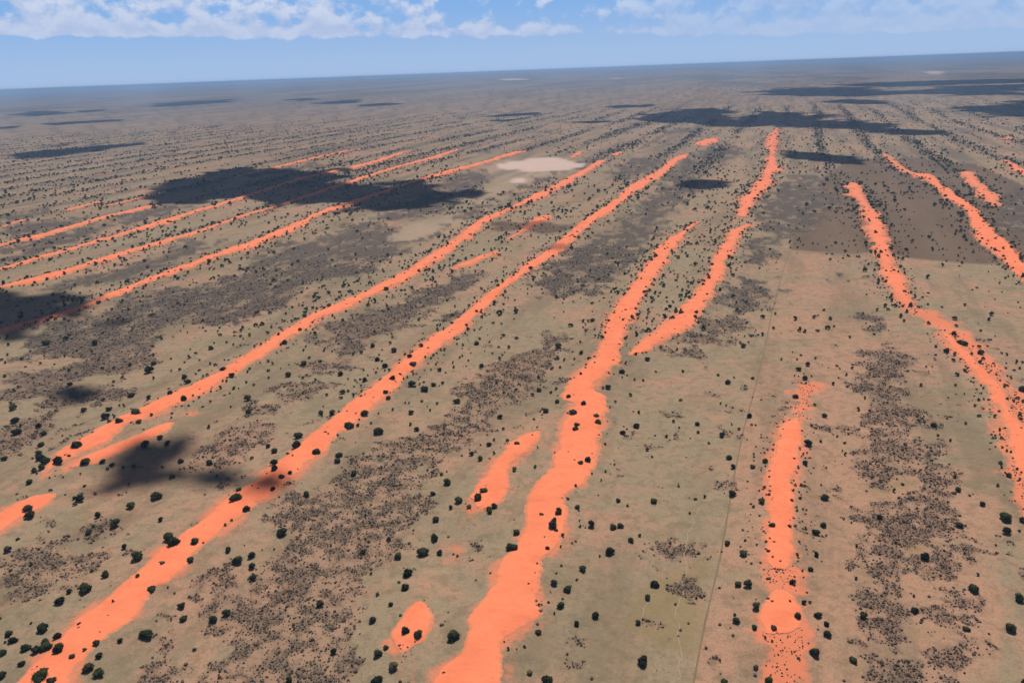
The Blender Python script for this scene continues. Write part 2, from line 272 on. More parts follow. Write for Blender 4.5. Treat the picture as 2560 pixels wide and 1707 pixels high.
def dune_field(x, y):
    """height of the long sand ridges and the distance to the nearest sand strip"""
    z = np.zeros(x.shape); near = np.full(x.shape, 1e9)
    for d in dunes:
        m = d['mid'][::3]; wd_ = d['wid'][::3]
        pad = 160.0
        sel = np.nonzero((x > m[:, 0].min()-pad) & (x < m[:, 0].max()+pad) & (y > m[:, 1].min()-pad) & (y < m[:, 1].max()+pad))[0] if x.ndim == 1 else None
        if len(sel) == 0: continue
        px, py = x[sel], y[sel]; best = np.full(px.shape, 1e9); bw = np.zeros(px.shape)
        for k in range(len(m)-1):
            ex, ey = m[k+1]-m[k]; Lq = ex*ex+ey*ey+1e-9
            t = np.clip(((px-m[k, 0])*ex+(py-m[k, 1])*ey)/Lq, 0, 1)
            dd = np.hypot(px-m[k, 0]-t*ex, py-m[k, 1]-t*ey)
            ww = wd_[k]+(wd_[k+1]-wd_[k])*t
            b = dd-ww < best; best = np.where(b, dd-ww, best); bw = np.where(b, ww, bw)
        zz = HT*np.exp(-(np.maximum(best+bw*0.7, 0)/26)**2)*np.clip((best < 1e8), 0, 1)
        z[sel] = np.maximum(z[sel], zz); near[sel] = np.minimum(near[sel], best)
    return z, near
def rows_at(x, y):
    """the old overgrown ridges beyond the bare dunes"""
    a, c = along(x, y), across(x, y); r = np.hypot(x, y)
    u = c/150+1.5*(fbm(a/2600, c/1100, 3)-0.5)
    k = np.floor(u); d = np.abs(u-k-0.5)*150; w_ = 9+16*vnoise(k*3.7, a/900)
    g = np.clip(fbm(a/420+k*5.3, k*2.9, 3)*3.4-0.9, 0, 1)
    return np.exp(-(d/w_)**2)*g*np.clip((r-1500)/900, 0, 1)
def base_z(x, y):
    r = np.hypot(x, y)
    u = fbm(across(x, y)/75, along(x, y)/700, 3)
    return far_rise(x, y)+2.5*rows_at(x, y)*np.clip((5200-r)/1200, 0, 1)+(u-0.5)*3.0*np.clip((4200-r)/2500, 0, 1)

# ------------------------------------------------------------------ ground: one graded polar sheet out to the horizon
azs = np.r_[np.radians(np.arange(-180, -46, 4.0)), np.radians(np.linspace(-46, 46, 640)), np.radians(np.arange(50, 180, 4.0))]
dep = np.radians(np.arange(56, 1.0, -0.15))
rad = np.r_[0.5, 40, 80, 115, 145, ALT/np.tan(dep)]
rad = np.r_[rad, np.geomspace(rad[-1]*1.03, 60000, 60)]
NA, NR = len(azs), len(rad)
RR, AA = np.meshgrid(rad, azs, indexing='ij')
gx = (RR*np.sin(AA)).ravel(); gy = (RR*np.cos(AA)).ravel()
dz, near = dune_field(gx, gy)
gz = (base_z(gx, gy)+dz)
GZ = gz.reshape(NR, NA)
def ground_z(x, y):
    x = np.asarray(x, float); y = np.asarray(y, float)
    r = np.hypot(x, y); t = np.arctan2(x, y)
    i = np.clip(np.searchsorted(rad, r)-1, 0, NR-2); fi = np.clip((r-rad[i])/(rad[i+1]-rad[i]), 0, 1)
    j = np.clip(np.searchsorted(azs, t)-1, 0, NA-2); fj = np.clip((t-azs[j])/(azs[j+1]-azs[j]), 0, 1)
    return (GZ[i, j]*(1-fi)+GZ[i+1, j]*fi)*(1-fj)+(GZ[i, j+1]*(1-fi)+GZ[i+1, j+1]*fi)*fj
gr_ = np.hypot(gx, gy)
patchg = [unproject(p, 0.3) for p in PATCH]; redg = [unproject(p, 1.5) for p in RED]
paleg = [unproject(p, 0.0) for p in PALE]; pale2g = [unproject(p, 0.0) for p in PALE2]
fieldg = [unproject(p, 0.3) for p in FIELD]; strawg = [unproject(p, 0.3) for p in STRAW]
def softmask(x, y, polys, scale, amp, fs, stretch=1.0):
    r = np.hypot(x, y); sc = scale*np.maximum(r/450, 0.8)
    best = np.full(x.shape, -1e9)
    for g in polys: best = np.maximum(best, poly_sd(x, y, g, 40*max(1, np.hypot(*g.mean(0))/450)))
    v = np.clip(best/sc, -1.6, 1.9); amp = amp*(1-0.45*np.clip((r-600)/700, 0, 1))
    n = fbm(across(x, y)/fs, along(x, y)/(fs*stretch), 5, 0.62)
    return v+(n-0.5)*amp
def shrub_mask(x, y):
    v = softmask(x, y, patchg, 7.0, 6.2, 15.0)+(fbm(x/5.0+3, y/5.0+8, 2)-0.5)*1.1*np.clip((900-np.hypot(x, y))/400, 0, 1)
    h = fbm(x/46+9, y/46+4, 3)
    v = v-np.clip((h-0.57)*8, 0, 1.8)
    return np.clip((v+0.55)/0.5, 0, 1)
a_shrub = shrub_mask(gx, gy)
def clump(x, y): return np.clip(fbm(x/6.5, y/6.5, 4, 0.6)*3.6-1.15, 0, 1)
a_clump = clump(gx, gy); a_rows = rows_at(gx, gy)*np.clip((near-25)/40, 0, 1)*np.clip((14000-gr_)/5000, 0, 1)
a_red = np.maximum(np.clip((softmask(gx, gy, redg[:5], 9.0, 2.6, 12.0)+1.1)/1.5, 0, 1), 0.62*np.clip((softmask(gx, gy, redg[5:], 14.0, 2.6, 14.0)+0.8)/1.8, 0, 1))
a_red = np.maximum(a_red, 0.8*np.clip((2600-gr_)/1400, 0, 1)*np.exp(-np.maximum(near, 0)/9.0)*(near < 60)*np.clip(fbm(gx/18, gy/18, 4)*3.0-0.80, 0, 1))
a_red *= np.clip((6500-gr_)/3500, 0.22, 1)
a_pale = np.clip(softmask(gx, gy, paleg, 3, 1.0, 60)+0.5, 0, 1)
a_pale2 = np.clip((softmask(gx, gy, pale2g, 16, 1.6, 50)+0.6)/1.4, 0, 1)
a_field = np.zeros(gx.shape)
for g in fieldg: a_field = np.clip(poly_sd(gx, gy, g, 300)/4+0.5, 0, 1)
eastg = unproject(P('1976,628 1962,662 1929,787 1906,897 1880,1000 1860,1070 1838,1180 1800,1400 1762,1560 1725,1760 2500,1760 2500,1200 2450,900 2500,690 2268,648'), 0.3)
a_east = np.clip(poly_sd(gx, gy, eastg, 60)/2+0.5, 0, 1)*(0.35+0.65*np.clip((900-gr_)/500, 0, 1))
a_straw = np.clip((softmask(gx, gy, strawg, 9, 2.2, 22)+0.2)/1.2, 0, 1)

def mesh_np(name, verts, faces, mats, attrs=None, smooth=True, parent=None):
    me = bpy.data.meshes.new(name); n = len(verts); faces = np.asarray(faces)
    k = faces.shape[1]
    me.vertices.add(n); me.vertices.foreach_set('co', np.asarray(verts, np.float32).ravel())
    me.loops.add(faces.size); me.loops.foreach_set('vertex_index', faces.astype(np.int32).ravel())
    me.polygons.add(len(faces)); me.polygons.foreach_set('loop_start', np.arange(0, faces.size, k, dtype=np.int32))
    me.polygons.foreach_set('loop_total', np.full(len(faces), k, np.int32))
    me.polygons.foreach_set('use_smooth', np.full(len(faces), smooth, bool))
    for kk, v in (attrs or {}).items():
        a = me.attributes.new(kk, 'FLOAT', 'POINT'); a.data.foreach_set('value', np.asarray(v, np.float32))
    for m in (mats if isinstance(mats, list) else [mats]): me.materials.append(m)
    me.update(calc_edges=True); me.validate()
    return me
def link(name, me, parent=None, **props):
    o = bpy.data.objects.new(name, me); C.collection.objects.link(o)
    if parent: o.parent = parent
    for k, v in props.items(): o[k] = v
    return o

# ------------------------------------------------------------------ materials
def new_mat(name):
    m = bpy.data.materials.new(name); m.use_nodes = True; t = NT(m.node_tree)
    b = m.node_tree.nodes['Principled BSDF']; b.inputs['Roughness'].default_value = 0.95
    b.inputs['Specular IOR Level'].default_value = 0.05
    return m, t, b
def pos(t, dune=False, sx=1.0, sy=1.0):
    v = t.node('ShaderNodeNewGeometry').outputs['Position']
    if dune:
        v = t.node('ShaderNodeMapping', vector_type='POINT', ins={0: v, 2: (0, 0, DUNE_AZ)}).outputs[0]
        v = t.node('ShaderNodeVectorMath', operation='MULTIPLY', ins={0: v, 1: (sx, sy, 1)}).outputs[0]
    return v
SAND = (0.75, 0.205, 0.098)
def ground_mat():
    m, t, b = new_mat('sandy_plain'); p = pos(t); pd = pos(t, True, 1.0, 0.16)
    big = t.noise(p, 0.007, 4, 0.6); mid = t.noise(p, 0.05, 4, 0.6); fine = t.noise(p, 0.9, 3, 0.7); streak = t.noise(pd, 0.016, 5, 0.65)
    green, pink = (0.262, 0.197, 0.125), (0.365, 0.205, 0.132)
    f = t.m('ADD', t.m('MULTIPLY', big, 0.9), t.m('ADD', t.m('MULTIPLY', mid, 0.6), t.m('MULTIPLY', t.attr('east'), 0.15))); f = t.ss(f, 0.66, 0.94)
    col = t.mix(f, green, pink)
    # soft greenish-grey cloudings of grass
    col = t.mix(t.ss(t.noise(p, 0.022, 5, 0.65), 0.52, 0.68, 0, 0.55), col, (0.165, 0.135, 0.078))
    col = t.mix(t.ss(streak, 0.48, 0.62, 0, 0.60), col, (0.165, 0.125, 0.080))
    # tufts
    col = t.mix(t.ss(fine, 0.50, 0.66, 0, 0.62), col, (0.150, 0.110, 0.060))
    col = t.mix(t.ss(t.noise(p, 0.45, 4, 0.75), 0.56, 0.70, 0, 0.40), col, (0.44, 0.30, 0.18))
    col = t.mix(t.ss(t.noise(p, 0.13, 5, 0.75), 0.46, 0.64, 0, 0.48), col, (0.140, 0.106, 0.064))
    rs = t.m('MULTIPLY', t.ss(t.noise(p, 0.35, 4, 0.7), 0.60, 0.68), t.ss(big, 0.42, 0.6))
    col = t.mix(t.m('MULTIPLY', rs, 0.35), col, (0.55, 0.20, 0.10))
    col = t.mix(t.m('MULTIPLY', t.attr('straw'), 0.62), col, t.mix(mid, (0.17, 0.125, 0.055), (0.25, 0.185, 0.09)))
    col = t.mix(t.m('MULTIPLY', t.attr('pale2'), 0.6), col, (0.33, 0.25, 0.175))
    col = t.mix(t.attr('field'), col, t.mix(t.ss(streak, 0.3, 0.7), (0.115, 0.077, 0.050), (0.150, 0.102, 0.067)))
    rn = t.m('ADD', t.attr('red'), t.m('MULTIPLY', t.m('SUBTRACT', t.noise(p, 0.22, 6, 0.75), 0.5), 1.9))
    col = t.mix(t.m('MULTIPLY', t.ss(rn, 0.30, 0.72), t.ss(t.attr('red'), 0.02, 0.95, 0.0, 0.9)), col, (0.62, 0.185, 0.092))
    pl = t.mix(t.noise(p, 0.004, 5, 0.6), (0.44, 0.315, 0.26), (0.52, 0.38, 0.32))
    col = t.mix(t.attr('pale'), col, pl)
    # shrub ground: bare reddish soil between, grey litter under the bushes
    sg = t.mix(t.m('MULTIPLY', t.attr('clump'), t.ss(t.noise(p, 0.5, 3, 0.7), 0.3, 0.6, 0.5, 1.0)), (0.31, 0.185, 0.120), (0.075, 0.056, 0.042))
    # the farther shrubland is grey twigs through and through
    far = t.ss(t.m('ADD', t.attr('range'), t.m('MULTIPLY', mid, 200.0)), 500.0, 1150.0)
    sfar = t.mix(t.ss(t.noise(p, 0.22, 5, 0.75), 0.36, 0.62), (0.036, 0.031, 0.027), (0.125, 0.096, 0.072))
    sfar = t.mix(t.ss(t.noise(pos(t, True, 1.0, 0.5), 0.035, 6, 0.72), 0.50, 0.62, 0, 0.85), sfar, (0.225, 0.160, 0.105))
    sg = t.mix(far, sg, sfar)
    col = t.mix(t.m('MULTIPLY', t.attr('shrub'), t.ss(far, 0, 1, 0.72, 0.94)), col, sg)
    # far off: tree and shrub rows on ridges, red bare crests
    fr = t.ss(t.attr('range'), 2200.0, 5200.0)
    tre = t.noise(pos(t, True, 1.0, 0.22), 0.030, 6, 0.75)
    col = t.mix(t.m('MULTIPLY', t.m('MULTIPLY', fr, t.ss(tre, 0.50, 0.62)), 0.8), col, (0.075, 0.065, 0.050))
    rows = t.noise(pos(t, True, 1.0, 0.10), 0.0062, 5, 0.7)
    mf = t.ss(t.attr('range'), 1400.0, 2600.0)
    col = t.mix(t.m('MULTIPLY', t.m('MULTIPLY', mf, t.ss(rows, 0.52, 0.62)), 0.45), col, (0.085, 0.070, 0.055))
    rows2 = t.noise(pos(t, True, 1.0, 0.07), 0.019, 6, 0.72)
    col = t.mix(t.m('MULTIPLY', t.m('MULTIPLY', mf, t.ss(rows2, 0.50, 0.60)), 0.55), col, (0.090, 0.075, 0.060))
    col = t.mix(t.m('MULTIPLY', t.m('MULTIPLY', t.ss(t.attr('range'), 2200.0, 3500.0), t.ss(rows, 0.67, 0.71)), 0.55), col, (0.55, 0.20, 0.11))
    col = t.mix(t.ss(t.attr('range'), 5000.0, 12000.0, 0.0, 0.62), col, t.mix(t.ss(t.noise(pos(t, True, 1.0, 0.3), 0.0011, 5, 0.65), 0.42, 0.58), (0.060, 0.058, 0.050), (0.20, 0.155, 0.11)))
    rw = t.m('MULTIPLY', t.attr('rows'), t.ss(t.noise(pos(t, True, 1.0, 0.4), 0.05, 5, 0.75), 0.35, 0.60, 0.25, 1.0))
    col = t.mix(t.m('MULTIPLY', rw, 0.9, clamp=True), col, (0.085, 0.070, 0.052))
    col = t.mix(t.m('MULTIPLY', t.ss(t.attr('rows'), 0.75, 0.98), t.ss(t.noise(p, 0.006, 4, 0.7), 0.52, 0.62, 0, 0.7)), col, (0.50, 0.21, 0.13))
    col = t.mix(t.attr('pale'), col, pl)
    m.node_tree.links.new(col, b.inputs[0])
    bmp = t.node('ShaderNodeBump', ins={'Strength': 0.5, 'Distance': 0.5, 'Height': t.m('ADD', fine, t.m('MULTIPLY', t.noise(p, 0.16, 4, 0.6), 2.5))})
    m.node_tree.links.new(bmp.outputs[0], b.inputs['Normal'])
    return m
def sand_mat():
    m, t, b = new_mat('orange_sand'); p = pos(t)
    n = t.noise(p, 0.05, 4, 0.6); f = t.noise(p, 0.7, 4, 0.7)
    col = t.mix(t.ss(n, 0.42, 0.62, 0, 0.6), SAND, (0.65, 0.172, 0.080))
    col = t.mix(t.ss(t.noise(pos(t, True, 1.0, 0.25), 0.10, 5, 0.7), 0.54, 0.68, 0, 0.40), col, (0.62, 0.160, 0.072))
    col = t.mix(t.ss(f, 0.56, 0.70, 0, 0.30), col, (0.60, 0.165, 0.075))
    e = t.m('ADD', t.attr('edge'), t.m('MULTIPLY', t.m('SUBTRACT', t.noise(p, 0.16, 5, 0.72), 0.5), 1.5))
    col = t.mix(t.ss(e, 0.16, 0.66, 0.9, 0.0), col, t.mix(t.ss(t.noise(p, 0.4, 4, 0.7), 0.40, 0.58), (0.36, 0.195, 0.115), (0.58, 0.190, 0.096)))
    m.node_tree.links.new(col, b.inputs[0])
    wv = t.noise(pos(t, True, 1.0, 0.35), 0.5, 4, 0.6)
    bmp = t.node('ShaderNodeBump', ins={'Strength': 0.5, 'Distance': 0.5, 'Height': t.m('ADD', t.m('MULTIPLY', t.noise(p, 0.08, 4, 0.55), 6.0), wv)})
    m.node_tree.links.new(bmp.outputs[0], b.inputs['Normal'])
    return m
def leaf_mat(name, c1, c2):
    m, t, b = new_mat(name); p = pos(t)
    rnd = t.node('ShaderNodeObjectInfo').outputs['Random']
    n = t.ss(t.m('ADD', t.m('MULTIPLY', t.noise(p, 0.55, 3, 0.6), 1.0), t.m('MULTIPLY', rnd, 0.45)), 0.42, 0.95)
    m.node_tree.links.new(t.mix(n, c1, c2), b.inputs[0]); return m
M_ground = ground_mat(); M_sand = sand_mat()
M_leaf = leaf_mat('thorn_tree_leaves', (0.007, 0.010, 0.005), (0.036, 0.046, 0.015))
M_olive = leaf_mat('dry_olive_leaves', (0.050, 0.042, 0.024), (0.115, 0.092, 0.050))
M_shrub = leaf_mat('grey_shrub_twigs', (0.028, 0.020, 0.018), (0.105, 0.078, 0.062))
mb_, t_, b_ = new_mat('bark'); mb_.node_tree.links.new(t_.mix(t_.noise(pos(t_), 3.0, 3), (0.045, 0.035, 0.026), (0.11, 0.085, 0.06)), b_.inputs[0]); M_bark = mb_
def track_mat():
    m, t, b = new_mat('track_dust')
    m.node_tree.links.new(t.mix(t.noise(pos(t), 0.2, 4), (0.15, 0.108, 0.065), (0.20, 0.14, 0.085)), b.inputs[0]); return m
M_track = track_mat()

# ground object
idx = np.arange(NR*NA).reshape(NR, NA)
q = np.stack([idx[:-1, :-1], idx[:-1, 1:], idx[1:, 1:], idx[1:, :-1]], -1).reshape(-1, 4)
seam = np.stack([idx[:-1, -1], idx[:-1, 0], idx[1:, 0], idx[1:, -1]], -1)
q = np.r_[q, seam][:, ::-1]
link('ground', mesh_np('ground', np.stack([gx, gy, gz], 1), q, M_ground,
     dict(shrub=a_shrub, red=a_red, pale=a_pale, pale2=a_pale2, field=a_field, straw=a_straw, clump=a_clump, rows=a_rows, east=a_east, range=gr_)), kind='structure')

# ------------------------------------------------------------------ the sand dunes: swollen sheets of bare sand on the ridges
sandlist = []
for d in dunes:
    L, R = d['L'], d['R']; ln = np.hypot(*np.diff(d['mid'], axis=0).T).sum(); rm = np.hypot(*d['mid'].mean(0))
    step = max(0.8, rm/450*0.9); n = int(np.clip(ln/step, 30, 1500)); M_ = 21
    l2, r2 = resample(L, n), resample(R, n)
    ax = r2-l2; wdt = np.hypot(*ax.T)[:, None]; un = ax/np.maximum(wdt, 1e-6)
    rr = np.hypot(*l2.T)
    def rag(p):
        f = fbm(p[:, 0]/9+3, p[:, 1]/9, 5, 0.6)-0.5; g = fbm(p[:, 0]/2.3, p[:, 1]/2.3+8, 3, 0.6)-0.5; f = f+(fbm(p[:, 0]/30+1, p[:, 1]/30, 3)-0.5)*np.clip((rr-600)/600, 0, 1.2)
        return (f*5.0+g*2.0)*np.minimum(wdt[:, 0]/14, np.maximum(rr/500, 1))*np.clip(0.7+rr/1000, 1.0, 1.9)
    endt = np.minimum(np.arange(n), np.arange(n)[::-1])*step/np.maximum(wdt[:, 0], 1)
    tp = np.sqrt(np.clip(endt*1.6, 0.02, 1))[:, None]
    c = (l2+r2)/2
    l3 = c+(l2-c)*tp-un*(rag(l2)*tp[:, 0])[:, None]; r3 = c+(r2-c)*tp+un*(rag(r2)*tp[:, 0])[:, None]
    u = np.linspace(0, 1, M_)
    pts = l3[:, None]*(1-u)[None, :, None]+r3[:, None]*u[None, :, None]
    tg = np.gradient(c, axis=0); tg /= np.maximum(np.hypot(*tg.T), 1e-6)[:, None]
    sh_ = (fbm(pts[..., 0]/5+2, pts[..., 1]/5+7, 4, 0.65)-0.5)*np.minimum(wdt, 14)*1.1*(1-np.clip(endt*1.5, 0, 1))[:, None]
    pts = pts+tg[:, None, :]*sh_[..., None]
    X, Y = pts[..., 0], pts[..., 1]
    rr2 = np.hypot(X, Y)
    cw = 0.5+0.34*(fbm(np.arange(n)*step/45.0, np.zeros(n)+len(sandlist), 3)-0.5)*2; sandlist.append(1); cw = cw[:, None]
    prof = np.where(u[None] < cw, np.clip(u[None]/cw, 0, 1)**1.3, np.clip((1-u[None])/(1-cw), 0, 1)**0.9)
    lift = 0.06+np.clip(rr2/1000, 0, 3)**1.5*0.45
    hump = (0.6+1.5*(fbm(X/26, Y/26, 3, 0.5)-0.3))*np.minimum(wdt/12, 1.4)*np.clip(endt[:, None]*0.8, 0, 1)
    Z = ground_z(X.ravel(), Y.ravel()).reshape(X.shape)+lift+prof*hump
    Z[:, 0] -= lift[:, 0]+0.12; Z[:, -1] -= lift[:, -1]+0.12
    Z[0, 1:-1] -= lift[0, 1:-1]+0.06; Z[-1, 1:-1] -= lift[-1, 1:-1]+0.06
    edge = np.minimum(np.minimum(u, 1-u)[None]*wdt*np.ones_like(X), (endt*wdt[:, 0])[:, None]*0.8)/np.maximum(rr2/350, 1)/4.0
    V = np.stack([X, Y, Z], -1).reshape(-1, 3); ii = np.arange(n*M_).reshape(n, M_)
    fq = np.stack([ii[:-1, :-1], ii[:-1, 1:], ii[1:, 1:], ii[1:, :-1]], -1).reshape(-1, 4)
    link('sand_dune', mesh_np('sand_dune', V, fq, M_sand, dict(edge=np.clip(edge, 0, 1).ravel())), kind='structure')
    d['full'] = np.r_[l3, r3[::-1]]
# a straight vehicle track along an old fence line
tk = unproject(resample(P("1979,591 1974,630 1962,662 1929,787 1906,897 1880,1000 1860,1070 1838,1180 1800,1400 1762,1560 1735,1700 1725,1760"), 400), 0.6)
tn = np.gradient(tk, axis=0); tn = np.stack([tn[:, 1], -tn[:, 0]], 1)/np.hypot(*tn.T)[:, None]
tw = 0.34+0.2*vnoise(np.arange(400)/6.0, np.zeros(400))
ta, tb = tk-tn*tw[:, None], tk+tn*tw[:, None]
tv = np.r_[np.c_[ta, ground_z(*ta.T)+0.12], np.c_[tb, ground_z(*tb.T)+0.12]]
k = np.arange(399); link('path', mesh_np('path', tv, np.stack([k, k+1, k+401, k+400], 1), M_track), kind='structure')

M_trail = M_track.copy(); M_trail.name = 'trail_sand'
for nd in M_trail.node_tree.nodes:
    if nd.type == 'MIX': nd.inputs[6].default_value = (0.29, 0.215, 0.14, 1); nd.inputs[7].default_value = (0.36, 0.26, 0.165, 1)
for tr_ in ("1713,1389 1714,1443 1710,1484 1697,1530 1705,1552 1721,1558", "1635,1485 1618,1503 1607,1531 1595,1560", "1713,1389 1722,1340 1738,1300 1750,1270",
            "1697,1530 1690,1580 1702,1640 1695,1700", "640,1290 700,1360 745,1385 760,1400", "30,1655 60,1664 95,1676 120,1690", "1905,897 1850,905 1800,930 1750,940"):
    a_ = P(tr_); g = unproject(resample(a_, 60), 0.5); g = g+np.stack([fbm(g[:, 0]/9, g[:, 1]/9, 3)-0.5, fbm(g[:, 1]/9, g[:, 0]/9+9, 3)-0.5], 1)*5
    n1_ = np.gradient(g, axis=0); n1_ = np.stack([n1_[:, 1], -n1_[:, 0]], 1)/np.hypot(*n1_.T)[:, None]*0.17
    k = np.arange(59); va, vb = g-n1_, g+n1_
    link('path', mesh_np('path', np.r_[np.c_[va, ground_z(*va.T)+0.10], np.c_[vb, ground_z(*vb.T)+0.10]], np.stack([k, k+1, k+61, k+60], 1), M_trail), kind='structure')
# ------------------------------------------------------------------ plants
ico_v = None
def ico(sub):
    import bmesh
    bm = bmesh.new(); bmesh.ops.create_icosphere(bm, subdivisions=sub, radius=1.0)
    v = np.array([x.co[:] for x in bm.verts]); f = np.array([[y.index for y in x.verts] for x in bm.faces]); bm.free(); return v, f
ICO1, ICO2, ICO3 = ico(1), ico(2), ico(3)
def crown_mesh(seed, leafy, lobes, flat=0.62):
    """unit-wide crown: lobes of foliage with leaf clumps standing out of them; z from the ground"""
    r = np.random.default_rng(seed); V = []; F = []; off = 0
    cs = []
    for k in range(lobes):
        a = r.uniform(0, 2*PI); q = 0.0 if k == 0 else r.uniform(0.16, 0.30)
        s = r.uniform(0.19, 0.30) if k else 0.30
        cs.append((math.cos(a)*q, math.sin(a)*q, 0.42+r.uniform(-0.10, 0.14)-q*0.45, s, s*r.uniform(0.85, 1.15)))
    iv, if_ = ICO2 if leafy else ICO1
    for cx, cy, cz, sr, sz in cs:
        v = iv*(1+(r.random((len(iv), 1))-0.5)*0.30)*np.array([sr, sr, sz])*0.92+np.array([cx, cy, cz])
        V.append(v); F.append(if_+off); off += len(v)
    if leafy:
        n = leafy; ki = r.integers(0, lobes, n); d = r.normal(size=(n, 3)); d /= np.linalg.norm(d, axis=1)[:, None]
        ca = np.array(cs)[ki]; rr = r.uniform(0.80, 1.26, n)
        ctr = ca[:, :3]+d*np.stack([ca[:, 3], ca[:, 3], ca[:, 4]], 1)*rr[:, None]
        a = r.normal(size=(n, 3)); a /= np.linalg.norm(a, axis=1)[:, None]; b = np.cross(a, d); b /= np.linalg.norm(b, axis=1)[:, None]+1e-9
        s = r.uniform(0.028, 0.066, n)[:, None]
        tri = np.stack([ctr+a*s*1.2, ctr-a*s*0.7+b*s, ctr-a*s*0.7-b*s], 1).reshape(-1, 3)
        V.append(tri); F.append(np.arange(3*n).reshape(n, 3)+off)
    V = np.concatenate(V); V[:, 2] = np.maximum(V[:, 2]*flat/0.62, 0.03)
    return V, np.concatenate(F)
def trunk_mesh(seed):
    r = np.random.default_rng(seed); V = []; F = []; off = 0
    def tube(p0, p1, r0, r1):
        nonlocal off
        p0, p1 = np.array(p0), np.array(p1); d = (p1-p0)/np.linalg.norm(p1-p0)
        a = np.cross(d, [0.3, 0.9, 0.1]); a /= np.linalg.norm(a); b = np.cross(d, a); t = np.arange(6)*PI/3
        c = np.cos(t)[:, None]*a+np.sin(t)[:, None]*b
        V.append(np.r_[p0+c*r0, p1+c*r1]); k = np.arange(6)
        F.append(np.stack([k, (k+1) % 6, (k+1) % 6+6, k+6], 1)+off); off += 12
    tube((0, 0, -0.05), (0.01, 0, 0.24), 0.040, 0.030)
    for k in range(4):
        a = k*PI/2+r.uniform(-0.4, 0.4); tube((0.01, 0, 0.22), (math.cos(a)*0.2, math.sin(a)*0.2, 0.46), 0.024, 0.012)
    return np.concatenate(V), np.concatenate(F)
crowns = []
for s, (lf, lb) in enumerate([(420, 6), (420, 8), (380, 5), (460, 9), (400, 7), (360, 4)]):
    v, f = crown_mesh(50+s, lf, lb); crowns.append([mesh_np('crown', v, f, M_leaf, smooth=False), None])
    me = crowns[-1][0].copy(); me.materials.clear(); me.materials.append(M_olive); crowns[-1][1] = me
trunks = [mesh_np('trunk', *trunk_mesh(90+s), M_bark) for s in range(3)]

